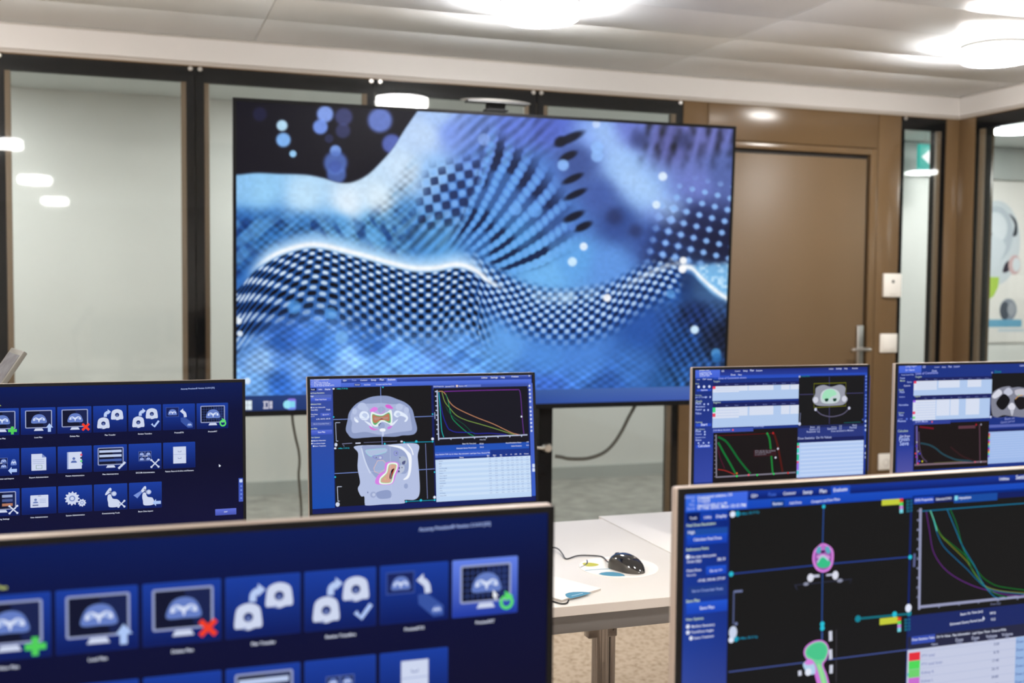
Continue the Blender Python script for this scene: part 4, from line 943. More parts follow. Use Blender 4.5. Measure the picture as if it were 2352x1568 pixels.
p, w = cv4(q(1274, 926)), cv4(q(1992, 1262)); L = lambda f, g: (p[0] + f * (w[0] - p[0]), p[1] + g * (w[1] - p[1]))
A.raw([L(0, 0), L(0.99, 0), L(0.99, 1), L(0, 1)], (176, 200, 240))
for k in range(0, 9): A.raw([L(0.05, k / 9 + 0.02), L(0.99, k / 9 + 0.02), L(0.99, k / 9 + 0.06), L(0.05, k / 9 + 0.06)], (196, 214, 246))
for g0, g1, c_ in ((0, 0.08, (50, 200, 150)), (0.08, 0.14, (220, 80, 110)), (0.15, 0.28, (70, 210, 190)), (0.33, 0.5, (40, 190, 140)), (0.52, 0.58, (220, 80, 120)), (0.58, 0.78, (150, 110, 230)), (0.8, 0.9, (80, 200, 210))): A.raw([L(0, g0), L(0.03, g0), L(0.03, g1), L(0, g1)], c_)
A.build('dose_table', 'screen', sc4)
A = Art(pl4, cv4, 1); A.rect(q(1998, 200), q(2040, 1225), (34, 60, 150))
for y in (208, 242, 282, 318, 354, 410, 448, 482, 520, 556, 594, 632): A.dot(q(2020 - (y - 208) * 0.01, y), 0.0030, (104, 130, 214), 10)
for y in (690, 740, 785, 960, 1036, 1080): A.dot(q(2015, y), 0.0036, (180, 196, 240), 10)
A.build('tool_strip', 'screen', sc4)
# right rear monitor: chest plan
q = crop(1980, 800, 5.226)
r5, pl5, sc5, rc5, cv5, q, TX, YL = plan_screen(1.990, 2.510, 0.0016, 0.0, 'rear monitor at the right edge showing a chest slice with two black lungs', q, True)
A = Art(pl5, cv5, 1)
uR = rc5[2]
def R5(x, y): return q(x, y)
A.rect(q(445, 198), q(2238, 166), (30, 60, 170), (34, 72, 186)); A.rect(q(720, 200), q(2238, 180), (24, 40, 130), (28, 50, 146)); A.rect(q(445, 198), q(712, 290), (78, 108, 220), (66, 98, 208))
words(A, [('Lung Right', q(520, 226), q(655, 216)), ('Dr Name', q(520, 272), q(630, 266)), ('GS', q(726, 234), q(762, 232)), ('Contour', q(868, 232), q(930, 228)), ('Setup', q(958, 232), q(1006, 229)), ('Plan', q(1034, 230), q(1078, 227)), ('Evaluate', q(1100, 228), q(1172, 222)), ('Utilities', q(1890, 216), q(1960, 212)), ('Dose', q(838, 280), q(896, 276))], (180, 192, 246))
A.build('toolbar', 'screen', sc5)
A = Art(pl5, cv5, 1)
A.rect(q(440, 300), q(616, 1480), (24, 42, 122), (40, 58, 150)); A.rect(q(425, 1170), q(606, 1480), (36, 58, 150), (80, 82, 160))
for y, t, x, w, col in ((326, 'Tools Control Disp', 470, 150, TX), (366, 'Preset', 455, 60, TX), (398, 'Mode', 455, 60, YL), (412, 'Factor', 540, 60, TX), (456, 'Optimize', 500, 80, (196, 206, 244)), (508, 'Goals', 440, 60, YL), (536, 'Pitch', 450, 60, TX), (588, 'Modulation', 446, 70, TX), (690, 'Normalize', 440, 116, TX), (780, 'Options', 434, 70, YL), (812, 'Fine', 440, 54, TX), (850, 'Coarse dose', 436, 50, TX), (884, 'Fluence', 426, 100, TX), (1004, 'Calculate', 428, 124, YL), (1066, 'Get Dose', 450, 124, (196, 206, 244)), (1112, 'Finish', 440, 130, TX), (1164, 'Save', 450, 110, TX)): A.text(t, q(x, y), q(x + w, y - w * 0.04), col)
A.dot(q(536, 846), 0.003, (90, 120, 220), 10); A.dot(q(588, 844), 0.003, (90, 120, 220), 10)
A.build('side_panel', 'screen', sc5)
A, L = goal_list(pl5, sc5, cv5, q, q(622, 392), q(1556, 540), 0.62, [(0, 0.16, (230, 60, 90))], [0.29, (0.31, 0.58), (0.68, 0.86)])
A.text('Targets', q(636, 352), q(716, 348), YL); A.text('Lines of Constraints', q(640, 314), q(912, 302), (150, 160, 236)); A.build('dose_list', 'screen', sc5, 'upper light list of target goals')
A, L = goal_list(pl5, sc5, cv5, q, q(612, 622), q(1530, 832), 0.98, [(0, 0.1, (150, 90, 230)), (0.55, 0.68, (230, 70, 110)), (0.8, 0.9, (110, 210, 120))], [0.29, (0.30, 0.47), (0.48, 0.59), (0.68, 0.86)])
A.text('Regions', q(630, 584), q(700, 580), YL); A.build('dose_list', 'screen', sc5, 'lower light list of organ goals')
A = Art(pl5, cv5, 1)
u0_, v0_ = cv5(q(1556, 300)); _, v1_ = cv5(q(1540, 830))
A.raw([(u0_, v0_), (uR - 0.017, v0_), (uR - 0.017, v1_), (u0_, v1_)], (22, 22, 24))
cx = q(1800, 640)
A.blob([q(1555, 560), q(1640, 480), q(1760, 452), q(1800, 470), q(1890, 462), q(2010, 500), q(2060, 600), q(2070, 720), q(2000, 820), q(1820, 815), q(1700, 800), q(1600, 830), q(1556, 760)], (128, 130, 146))
A.blob([q(1560, 570), q(1640, 490), q(1680, 540), q(1600, 600)], (212, 214, 226)); A.blob([q(1700, 520), q(1760, 470), q(1810, 530), q(1740, 570)], (190, 194, 212)); A.blob([q(1840, 500), q(1960, 490), q(2030, 560), q(1940, 560), q(1850, 560)], (190, 188, 200))
A.blob([q(1610, 650), q(1700, 545), q(1775, 615), q(1720, 720), q(1660, 730)], (18, 18, 22)); A.blob([q(1825, 620), q(1890, 580), q(1980, 600), q(2000, 690), q(1900, 735), q(1850, 690)], (24, 20, 24))
A.blob([q(1750, 700), q(1800, 650), q(1840, 700), q(1800, 750)], (216, 216, 228)); A.blob([q(1780, 740), q(1820, 740), q(1800, 810)], (190, 192, 206)); A.line([q(1840, 610), q(1880, 570), q(1930, 560)], 0.002, (220, 160, 60), 5); A.dot(q(1880, 560), 0.0022, (90, 200, 160), 8)
A.line([q(1555, 810), q(1650, 840), q(1750, 812)], 0.0016, (60, 70, 130)); A.dot(q(1544, 822), 0.0036, (190, 200, 236), 12); A.dot(q(1560, 290), 0.0026, (140, 150, 200), 10); A.text('Dose', q(1590, 296), q(1670, 290), (20, 130, 140))
A.build('scan_view', 'screen', sc5)
A = Art(pl5, cv5, 1)
A.rect(q(616, 905), q(1510, 1410), (26, 20, 20)); A.rect(q(616, 872), q(1060, 900), (48, 64, 150)); A.text('DVH Mode', q(640, 892), q(790, 884), (170, 180, 236)); A.dot(q(840, 880), 0.0028, (210, 90, 110), 10)
A.line([q(655, 930), q(660, 1400)], 0.0064, (96, 84, 150)); A.line([q(630, 1398), q(1500, 1356)], 0.0056, (120, 100, 112)); A.line([q(1410, 910), q(1416, 1370)], 0.0040, (84, 56, 70))
chart_curve(A, [q(690, 940), q(860, 960)], 0.0050, (110, 16, 34)); chart_curve(A, [q(700, 1136), q(800, 1156), q(880, 1196), q(960, 1260), q(1060, 1310), q(1160, 1340), q(1340, 1352)], 0.0054, (34, 66, 78)); chart_curve(A, [q(680, 1000), q(690, 1180), q(720, 1300), q(780, 1362)], 0.0046, (70, 58, 82)); chart_curve(A, [q(1060, 1180), q(1200, 1290), q(1340, 1346)], 0.0050, (48, 26, 28)); chart_curve(A, [q(860, 1372), q(1200, 1354)], 0.0012, (90, 92, 30))
A.rect(q(1156, 930), q(1360, 956), (90, 54, 66))
for p, c_ in ((q(1370, 914), (160, 24, 44)), (q(1428, 912), (140, 140, 160)), (q(656, 1124), (150, 150, 160)), (q(674, 1236), (140, 140, 150)), (q(650, 1170), (70, 50, 180)), (q(690, 1262), (60, 50, 200)), (q(650, 1300), (150, 40, 170)), (q(722, 1354), (190, 180, 50)), (q(688, 1352), (70, 60, 210)), (q(670, 1380), (210, 60, 130)), (q(1356, 1362), (190, 90, 110)), (q(1424, 1360), (150, 150, 166)), (q(642, 1260), (200, 60, 70))): A.dot(p, 0.0030, c_, 10)
A.build('dose_chart', 'screen', sc5)
A = Art(pl5, cv5, 1)
u0_, v0_ = cv5(q(1525, 935)); _, v1_ = cv5(q(1510, 1385)); A.raw([(u0_, v0_ - 0.004), (uR - 0.017, v0_ - 0.004), (uR - 0.017, v0_ + 0.004), (u0_, v0_ + 0.004)], (90, 104, 180))
_, v0_ = cv5(q(1520, 1002)); A.raw([(u0_, v0_ - 0.007), (uR - 0.017, v0_ - 0.007), (uR - 0.017, v0_), (u0_, v0_)], (24, 34, 96)); A.raw([(u0_ - 0.001, v0_), (uR - 0.018, v0_), (uR - 0.018, v1_), (u0_ - 0.001, v1_)], (160, 186, 232))
for k in range(11): A.raw([(u0_ + 0.006, v0_ + 0.006 + k * 0.0068), (uR - 0.018, v0_ + 0.006 + k * 0.0068), (uR - 0.018, v0_ + 0.0078 + k * 0.0068), (u0_ + 0.006, v0_ + 0.0078 + k * 0.0068)], (178, 200, 240))
for k, c_ in enumerate(((200, 60, 90), (220, 120, 60), (110, 200, 80), (120, 90, 220), (230, 50, 90), (200, 200, 80), (60, 190, 190), (110, 60, 210), (220, 50, 70), (200, 190, 60), (60, 200, 200), (140, 90, 220))): A.raw([(u0_ - 0.001, v0_ + 0.003 + k * 0.0058), (u0_ + 0.004, v0_ + 0.003 + k * 0.0058), (u0_ + 0.004, v0_ + 0.0088 + k * 0.0058), (u0_ - 0.001, v0_ + 0.0088 + k * 0.0058)], c_)
A.text('Beam on', q(1710, 860), q(1830, 846), (130, 140, 200)); A.text('Gantry period', q(1660, 900), q(1830, 880), (130, 140, 200))
A.build('dose_table', 'screen', sc5)

# nearest right monitor: head scans, dose chart and table
r6, pl6, sc6, rc6 = monitor(0.534, 1.010, 0.0040, 0.0, 'nearest monitor at the lower right showing green brain scans on black')
base_fill(pl6, sc6, rc6, (14, 34, 100)); cv6 = place(pl6); uR = rc6[2]; vB = rc6[3]
f, g = crop(1540, 1060, 3.087), crop(1940, 1060, 3.087)
A = Art(pl6, cv6, 1)
def band(p, u1, v1, c1_, c2_=None):
    a_ = cv6(p); A.add([(a_[0], a_[1]), (u1, a_[1]), (u1, v1), (a_[0], v1)], [(0, 1, 2, 3)], [c1_, c1_, c2_ or c1_, c2_ or c1_])
vt1, vt2 = cv6(f(545, 272))[1], cv6(f(545, 335))[1]
band(f(108, 212), uR, vt2, (34, 88, 200), (14, 66, 182)); band(f(548, 196), uR, vt1, (16, 58, 166), (8, 24, 96))
a_ = cv6(f(108, 214)); b_ = cv6(f(545, 330)); A.add([(a_[0], a_[1]), (b_[0], a_[1]), (b_[0], b_[1]), (a_[0], b_[1])], [(0, 1, 2, 3)], [(60, 110, 224), (70, 106, 226), (52, 100, 222), (34, 92, 214)])
A.rect(f(1140, 150), f(1272, 240), (28, 76, 196), (22, 74, 190)); A.rrect(f(716, 276), f(806, 318), 0.0008, (6, 48, 120)); A.rrect(f(722, 281), f(800, 313), 0.0008, (10, 70, 150))
words(A, [('Craniospinal radiation, CSI', f(190, 262), f(438, 240)), ('11223', f(190, 290), f(280, 284)), ('Wed, 06.02.2020 15:14, PM', f(190, 318), f(400, 300)), ('07 Feb 2020, Mon 10:15 PM', f(190, 340), f(535, 318)), ('GS+', f(570, 254), f(620, 250)), ('Contour', f(798, 236), f(888, 228)), ('Setup', f(938, 230), f(1006, 222)), ('Plan', f(1056, 222), f(1108, 217)), ('Evaluate', f(1154, 214), f(1254, 204)),
          ('Review', f(724, 308), f(794, 303)), ('Add Dose', f(842, 302), f(928, 294)), ('Compare and Sum Plans', f(996, 292), f(1200, 272)), ('Utilities', g(1094, 132), g(1166, 128)), ('Settings', g(1212, 124), g(1312, 118)), ('Help', g(1360, 114), g(1420, 110))])
A.text('Fuse', f(692, 244), f(748, 240), (70, 110, 214))
for k, nm in enumerate(('Patient', 'ID', 'Plan', 'Saved')): A.label(nm, cv6(f(172, 258 + 27 * k)), 0.0028, (150, 170, 240), 1.0)
A.build('toolbar', 'screen', sc6)
A = Art(pl6, cv6, 1)
a_ = cv6(f(104, 350)); b_ = cv6(f(418, 340)); A.add([(a_[0] - 0.0004, a_[1]), (b_[0], a_[1]), (b_[0], a_[1] + 0.14), (a_[0] - 0.0004, a_[1] + 0.14), (b_[0], vB), (a_[0] - 0.0004, vB)], [(0, 1, 2, 3), (3, 2, 4, 5)], [(8, 46, 140), (8, 36, 120), (26, 52, 138), (30, 60, 150), (72, 82, 146), (80, 92, 160)])
A.rect(f(116, 366), f(206, 424), (6, 28, 92)); A.rect(f(214, 360), f(300, 416), (18, 62, 172)); A.rect(f(308, 354), f(404, 410), (18, 62, 172))
A.rect(f(112, 482), f(404, 514), (26, 74, 160)); A.rect(f(116, 524), f(402, 572), (26, 78, 200), (16, 60, 176)); A.rect(f(252, 742), f(394, 790), (30, 82, 206), (20, 66, 186)); A.rect(f(120, 888), f(396, 944), (28, 58, 136)); A.rect(f(112, 1002), f(402, 1056), (34, 84, 206), (22, 66, 184))
for t, p, w_ in (('Final Dose Resolution', f(112, 462), f(320, 444)), ('Reference Point', f(110, 634), f(270, 620)), ('Save Plan', f(110, 1000), f(208, 990)), ('View Options', f(108, 1128), f(234, 1116))): A.text(t, p, w_, (204, 226, 196))
words(A, [('Tools', f(136, 410), f(186, 405)), ('Utility', f(236, 404), f(290, 398)), ('Display', f(322, 398), f(398, 390)), ('High', f(122, 512), f(172, 508)), ('Calculate Final Dose', f(162, 562), f(362, 546)), ('Use max dose point', f(136, 684), f(322, 668)), ('Dose (Gy)', f(116, 718), f(218, 708)), ('38.19', f(330, 702), f(388, 697)), ('Point Dose', f(114, 782), f(216, 772)), ('Rel to Rx', f(116, 812), f(180, 806)), ('Go to >>', f(276, 782), f(366, 774)), ('-47.85, 390.40, 277.09', f(190, 852), f(386, 832)), ('Save Plan', f(206, 1048), f(310, 1038)),
          ('Machine Geometry', f(146, 1176), f(312, 1160)), ('TomoDirect Angles', f(142, 1216), f(304, 1200)), ('Entire Treatment', f(166, 1258), f(306, 1240))])
A.text('Set to Cross-hair Point', f(150, 926), f(370, 906), (150, 170, 226))
for p in (f(122, 674), f(122, 1168), f(122, 1210), f(144, 1250)): A.dot(p, 0.0022, WHT, 12)
A.build('side_panel', 'screen', sc6)
A = Art(pl6, cv6, 1)
BK = (24, 24, 24)
a_ = cv6(f(420, 345)); b_ = cv6(g(466, 290)); vm = cv6(f(420, 1240))[1]
A.raw([(a_[0], a_[1]), (b_[0], a_[1]), (b_[0], vm), (a_[0], vm)], BK); XB = (44, 74, 150)
A.line([f(1086, 306), f(1078, 590)], 0.0011, (44, 84, 160)); A.line([f(1078, 780), f(1072, 1262)], 0.0011, (44, 84, 160)); A.line([f(424, 796), f(1016, 735)], 0.0014, (38, 64, 142)); A.line([f(1150, 722), g(462, 674)], 0.0014, (38, 64, 142))
A.dot(f(1086, 318), 0.0022, CY, 8); A.dot(f(430, 796), 0.0028, CY, 8); A.dot(g(464, 676), 0.0026, CY, 8); A.dot(f(1076, 1150), 0.003, CY, 8); A.dot(f(1076, 1180), 0.003, CY, 8)
hd = [f(1080, 586), f(1046, 608), f(1020, 640), f(1014, 700), f(1036, 755), f(1080, 776), f(1124, 758), f(1146, 710), f(1148, 640), f(1126, 606)]
A.blob(hd, (150, 86, 168)); A.line(hd, 0.0026, (216, 130, 222), 5, True)
A.blob([f(1032, 640), f(1046, 602), f(1070, 610), f(1060, 650)], (90, 170, 190)); A.blob([f(1096, 610), f(1120, 600), f(1134, 640), f(1110, 650)], (90, 170, 190)); A.blob([f(1072, 590), f(1088, 588), f(1094, 650), f(1068, 655)], (190, 112, 200)); A.blob([f(1064, 632), f(1094, 628), f(1090, 646), f(1070, 648)], (60, 30, 80))
A.blob([f(1034, 670), f(1080, 655), f(1126, 668), f(1120, 690), f(1060, 690)], (206, 150, 214)); A.blob([f(1036, 728), f(1062, 684), f(1100, 680), f(1136, 718), f(1110, 748), f(1064, 752)], (56, 190, 136)); A.line([f(1040, 715), f(1076, 668), f(1120, 700)], 0.0016, (180, 210, 226), 4)
A.line([f(980, 836), f(1000, 812), f(1056, 808)], 0.0030, (190, 194, 214)); A.dot(f(992, 822), 0.0046, (220, 222, 236), 12, 0.9); A.line([f(1104, 804), f(1160, 798)], 0.0022, (190, 194, 214)); A.dot(f(1168, 804), 0.0050, (220, 222, 236), 12, 0.8)
A.line([f(878, 872), f(898, 908), f(884, 874), f(1284, 832), f(1268, 862)], 0.0007, (52, 56, 80)); A.dot(f(960, 866), 0.0020, (140, 144, 166), 8, 1.8); A.dot(f(1200, 842), 0.0022, (140, 144, 166), 8, 1.8)
A.text('t=Max: 38.19 Gy', f(490, 378), f(628, 362), (20, 140, 176)); A.dot(f(440, 372), 0.0034, WHT, 10); A.dot(f(474, 368), 0.0030, (20, 150, 180), 10)
A.line([f(448, 920), f(444, 1150)], 0.0015, (86, 96, 140)); A.line([f(448, 920), f(510, 915)], 0.0024, (110, 120, 160)); A.dot(f(442, 1208), 0.0066, (200, 210, 234), 16, 0.75); A.dot(f(464, 1148), 0.002, (110, 120, 160), 8)
def legend(P):
    A.rect(P(262, 270), P(388, 302), (196, 204, 60))
    for k, c_ in enumerate(((228, 66, 40), (84, 214, 90), (196, 130, 214), (120, 214, 228))): A.rect(P(388, 262 + 25 * k), P(412, 287 + 25 * k), c_)
    for k in range(4): A.text('38.19', P(434, 288 + 23 * k), P(478, 285 + 23 * k), (20, 130, 160))
legend(g)
A.line([g(90, 1112), g(464, 1076)], 0.0024, (16, 110, 126)); A.dot(g(92, 1112), 0.0040, (20, 130, 150), 8); A.dot(g(352, 1080), 0.0034, CY, 8); A.dot(g(455, 1074), 0.0034, (20, 130, 150), 8); A.dot(g(450, 1036), 0.0048, WHT, 14, 0.9)
A.build('scan_view', 'screen', sc6, 'axial head scan with pink rim and green dose')
A = Art(pl6, cv6, 1)
A.raw([(a_[0], vm), (b_[0], vm), (b_[0], vB - 0.012), (a_[0], vB - 0.012)], (24, 24, 25))
A.line([f(412, 1490), f(940, 1424)], 0.0014, (66, 82, 146)); A.line([f(1110, 1404), g(466, 1330)], 0.0014, (66, 82, 146))
A.line([f(1076, 1210), f(1074, 1262)], 0.0018, (60, 86, 150)); A.line([f(1176, 1190), f(1174, 1560)], 0.0010, (58, 56, 64))
for p, w_ in ((f(1134, 1200), f(1135, 1270)), (f(1134, 1330), f(1136, 1400)), (f(1140, 1440), f(1138, 1500)), (f(916, 1480), f(918, 1516))): A.line([p, w_], 0.0042, (208, 212, 228))
hd = [f(944, 1360), f(958, 1310), f(1010, 1272), f(1070, 1264), f(1110, 1290), f(1124, 1340), f(1106, 1400), f(1084, 1440), f(1110, 1510), f(1130, 1590), f(1150, 1660), f(1060, 1660), f(1040, 1580), f(1024, 1520), f(1010, 1450), f(970, 1410)]
A.blob(hd, (206, 120, 214)); A.blob([f(940, 1432), f(980, 1404), f(1020, 1440), f(1024, 1500), f(980, 1506), f(950, 1470)], (176, 206, 232)); A.blob([f(950, 1424), f(990, 1398), f(1010, 1430), f(970, 1440)], (214, 130, 220)); A.dot(f(976, 1490), 0.0042, (226, 232, 246), 12)
A.blob([f(954, 1352), f(968, 1314), f(1016, 1282), f(1068, 1274), f(1104, 1298), f(1116, 1340), f(1098, 1396), f(1072, 1436), f(1096, 1510), f(1116, 1590), f(1130, 1660), f(1090, 1660), f(1072, 1580), f(1050, 1500), f(1030, 1440), f(1004, 1404), f(968, 1390)], (110, 208, 152))
A.blob([f(964, 1352), f(1000, 1300), f(1066, 1284), f(1106, 1320), f(1090, 1390), f(1040, 1404), f(990, 1384)], (74, 196, 140)); A.blob([f(1042, 1440), f(1064, 1444), f(1094, 1540), f(1110, 1640), f(1086, 1640), f(1068, 1540)], (150, 220, 150))
A.text('t=Max: 38.19 Gy', f(484, 1260), f(618, 1246), (20, 140, 176)); A.dot(f(430, 1262), 0.0034, WHT, 10); A.dot(f(464, 1256), 0.0030, (20, 150, 180), 10); A.dot(g(456, 1508), 0.0026, CY, 8)
legend(lambda x, y: g(x - 14, y + 841))
A.build('scan_view', 'screen', sc6, 'side-on head scan with pink rim and green dose')
A = Art(pl6, cv6, 1)
uc0 = cv6(g(480, 260))[0]; vA = cv6(g(480, 232 + 34))[1]; vBt = cv6(g(472, 1092))[1]; vS = cv6(g(485, 300))[1]
A.raw([(uc0, vA - 0.004), (uR - 0.018, vA - 0.004), (uR - 0.018, vS), (uc0, vS)], (14, 30, 96)); A.raw([(uc0, vS), (uR - 0.018, vS), (uR - 0.018, vBt), (uc0, vBt)], BK)
A.rect(g(494, 254), g(632, 290), (28, 70, 186)); A.rect(g(776, 240), g(1082, 272), (20, 74, 160)); A.rect(g(780, 242), g(802, 272), (130, 214, 236))
words(A, [('DVH Properties', g(498, 282), g(626, 272)), ('Selected DVH', g(646, 274), g(756, 266)), ('Hypophyse', g(808, 266), g(896, 258))])
A.line([g(538, 330), g(528, 1048)], 0.0032, (150, 154, 186)); A.line([g(524, 1030), g(1500, 930)], 0.0032, (150, 154, 186))
for k in range(10): A.text(str(100 - 10 * k), g(512 - 0.6 * k, 354 + 68 * k), g(530 - 0.6 * k, 353 + 68 * k), (150, 156, 190)); A.line([g(528 - k * 0.8, 350 + 68 * k), g(540 - k * 0.8, 349 + 68 * k)], 0.0010, (150, 154, 186))
for k in range(6): A.text(str(5 * (k + 1)), g(660 + 139 * k, 1032 - 14 * k), g(676 + 139 * k, 1031 - 14 * k), (150, 156, 190))
A.text('Dose (Gy)', g(1032, 1016), g(1104, 1008), (110, 116, 150)); A.line([g(494, 650), g(490, 745)], 0.0030, (90, 96, 140))
wv = 0.0008
chart_curve(A, [g(545, 350), g(900, 322), g(1300, 292), g(1600, 270)], 0.0012, (16, 112, 150))
chart_curve(A, [g(576, 350), g(598, 480), g(625, 630), g(690, 740), g(780, 815), g(900, 875), g(1010, 910), g(1140, 940), g(1300, 952)], wv, (110, 44, 140))
chart_curve(A, [g(604, 346), g(630, 420), g(655, 510), g(700, 600), g(790, 690), g(870, 765), g(930, 830), g(1000, 890), g(1100, 920), g(1300, 940)], wv, (16, 110, 160))
chart_curve(A, [g(604, 346), g(632, 420), g(680, 520), g(750, 592), g(860, 700), g(920, 790), g(975, 862), g(1030, 896), g(1140, 920), g(1300, 930)], wv, (130, 140, 40))
chart_curve(A, [g(606, 346), g(634, 418), g(682, 518), g(760, 586), g(870, 680), g(960, 800), g(1020, 850), g(1100, 884), g(1300, 912)], wv, (12, 120, 44)); chart_curve(A, [g(745, 334), g(790, 440), g(830, 590), g(870, 690), g(910, 780), g(980, 870), g(1060, 930), g(1150, 962)], wv, (16, 130, 70)); chart_curve(A, [g(724, 336), g(780, 470), g(830, 590), g(920, 740), g(960, 830), g(1010, 905), g(1060, 955), g(1100, 968)], wv, (16, 130, 176)); chart_curve(A, [g(606, 346), g(632, 418), g(652, 490)], wv * 1.3, (90, 214, 190))
A.build('dose_chart', 'screen', sc6)
A = Art(pl6, cv6, 1)
vi = cv6(g(470, 1240))[1]; vh = cv6(g(470, 1332))[1]
A.raw([(uc0 - 0.001, vBt), (uR - 0.018, vBt), (uR - 0.018, vi), (uc0 - 0.001, vi)], (26, 40, 100)); A.raw([(uc0 - 0.001, vi), (uR - 0.018, vi), (uR - 0.018, vh), (uc0 - 0.001, vh)], (38, 40, 66)); A.raw([(uc0 - 0.001, vh), (uR - 0.018, vh), (uR - 0.018, vB - 0.012), (uc0 - 0.001, vB - 0.012)], (196, 202, 226))
A.rect(g(474, 1240), g(640, 1276), (52, 76, 176))
words(A, [('Beam On Time (sec)', g(820, 1090), g(980, 1066)), ('347.8', g(1028, 1082), g(1070, 1078)), ('Estimated Gantry Period (sec)', g(746, 1160), g(982, 1126)), ('13.2', g(1034, 1126), g(1068, 1122)), ('Dose Statistics Table', g(476, 1270), g(638, 1252)), ('Dx Vx Values', g(652, 1248), g(752, 1238)), ('Plan Information', g(764, 1238), g(890, 1222)), ('Leaf Open Times', g(904, 1224), g(1030, 1208)), ('Dose at POIs', g(1042, 1208), g(1144, 1196))])
A.poly([g(980, 1094), g(994, 1112), g(986, 1114), g(990, 1124), g(984, 1122), g(980, 1116)], WHT)
A.text('Name', g(614, 1302), g(660, 1297), (170, 176, 206))
for x, t1, t2 in ((812, 'Dose', '(Gy)'), (926, 'Dose', '(%)'), (1040, 'Volume', '(cm3)'), (1152, 'Volume', '(%)')):
    y = 1265 - (x - 812) * 0.115; A.label(t1, cv6(g(x, y + 6)), 0.0036, (180, 186, 214)); A.label(t2, cv6(g(x, y + 28)), 0.0032, (150, 156, 190))
rowh = 0.0100
cols6 = [(226, 48, 60), (80, 214, 90), (110, 208, 110), (200, 110, 206), (206, 110, 214), (110, 196, 224), (110, 206, 230), (90, 150, 220)]
for k, c_ in enumerate(cols6):
    v = vh + 0.0035 + k * 0.0097
    A.raw([(uc0 + 0.001, v), (uc0 + 0.0165, v), (uc0 + 0.0165, v + 0.0095), (uc0 + 0.001, v + 0.0095)], c_)
    A.label(('PTV total', 'PTV total brain', 'Kidney R', 'Kidney L', 'Heart', 'Lens', 'Hypophyse', 'Lung')[k], (uc0 + 0.0185, v + 0.0070), 0.0033, (130, 142, 190), 0)
    for j, fx in enumerate((0.135, 0.175, 0.215, 0.252)): A.label('%.2f' % ((k * 8.7 + j * 13.3) % 40), (uc0 + fx - 0.006, v + 0.0035), 0.0032, (96, 106, 150) if j < 3 else (50, 54, 84), 1.0)
    A.raw([(uc0 + 0.0168, v), (uR - 0.018, v), (uR - 0.018, v + 0.0004), (uc0 + 0.0168, v + 0.0004)], (170, 180, 212))
uD = cv6(g(1208, 1300))[0]
A.raw([(uD, vh), (uR - 0.018, vh), (uR - 0.018, vB - 0.012), (uD, vB - 0.012)], (150, 180, 224))
for k in range(9): A.label('Dose (Gy)', (uD + 0.001, vh + 0.0072 + 0.0097 * k), 0.0033, (84, 108, 170), 0)
A.build('dose_table', 'screen', sc6)

# ================================================================== THE LARGE DISPLAY
def rod(v):
    v = np.asarray(v, float); t = np.linalg.norm(v); k = v / t
    K = np.array([[0, -k[2], k[1]], [k[2], 0, -k[0]], [-k[1], k[0], 0]])
    return np.eye(3) + math.sin(t) * K + (1 - math.cos(t)) * K @ K
RT = rod(np.radians((2.324, -0.038, -1.624)))
TC = np.array([1.481, 4.447, 0.092]) + EYE
TWW, THH = 2.2, 1.26
tU, tV, tB = RT @ np.array([1, 0, 0]), RT @ np.array([0, 0, -1.0]), RT @ np.array([0, 1.0, 0])
to = TC - tU * TWW / 2 - tV * THH / 2
plT = Plane(to, tU, tV)
tv = empty('large_display', (TC[0], TC[1] + 0.2, 0)); tag(tv, 'large wall-sized screen on a black stand showing a blue wave of light dots', 'screen')
bt = 0.0135
def tloop(a, bot, n): return [plT.at(u, v, n) for u, v in ((a, a), (TWW - a, a), (TWW - a, THH - bot), (a, THH - bot))]
b = MB(); b.obox(tloop(0, 0, 0.004), plT.B * 0.03, 0.003); b.obox([plT.at(u, v, 0.0345) for u, v in ((0.3, 0.25), (1.9, 0.25), (1.9, 1.1), (0.3, 1.1))], plT.B * 0.035, 0.004); b.build('housing', 'back', tv)
b = MB(); b.ring([tloop(0, 0, 0.004), tloop(0, 0, 0.0), tloop(bt, 0.022, 0.0), tloop(bt, 0.022, 0.003)], False, False); b.build('bezel', 'bezel', tv)
b = MB(); b.obox(tloop(bt, 0.022, 0.0028), plT.B * 0.001); scrT = b.build('screen', 'bezel', tv)

def smooth(a, b_, x): t = np.clip((x - a) / (b_ - a), 0, 1); return t * t * (3 - 2 * t)
def field(w, h, cell, seed):
    """a smooth random field sampled on the pixel frame of the picture"""
    r = np.random.RandomState(seed); n, m_ = int(w / cell) + 4, int(h / cell) + 4; Gd = r.rand(m_, n)
    def f_(x, y):
        gx, gy = np.clip(x / cell, 0, n - 2.001), np.clip(y / cell, 0, m_ - 2.001); ix, iy = gx.astype(int), gy.astype(int); fx, fy = gx - ix, gy - iy
        fx, fy = fx * fx * (3 - 2 * fx), fy * fy * (3 - 2 * fy)
        return (Gd[iy, ix] * (1 - fx) + Gd[iy, ix + 1] * fx) * (1 - fy) + (Gd[iy + 1, ix] * (1 - fx) + Gd[iy + 1, ix + 1] * fx) * fy
    return f_
def knots(P):
    S = np.array(spline([np.array(p, float) for p in P], 10)); return lambda x: np.interp(x, S[:, 0], S[:, 1])
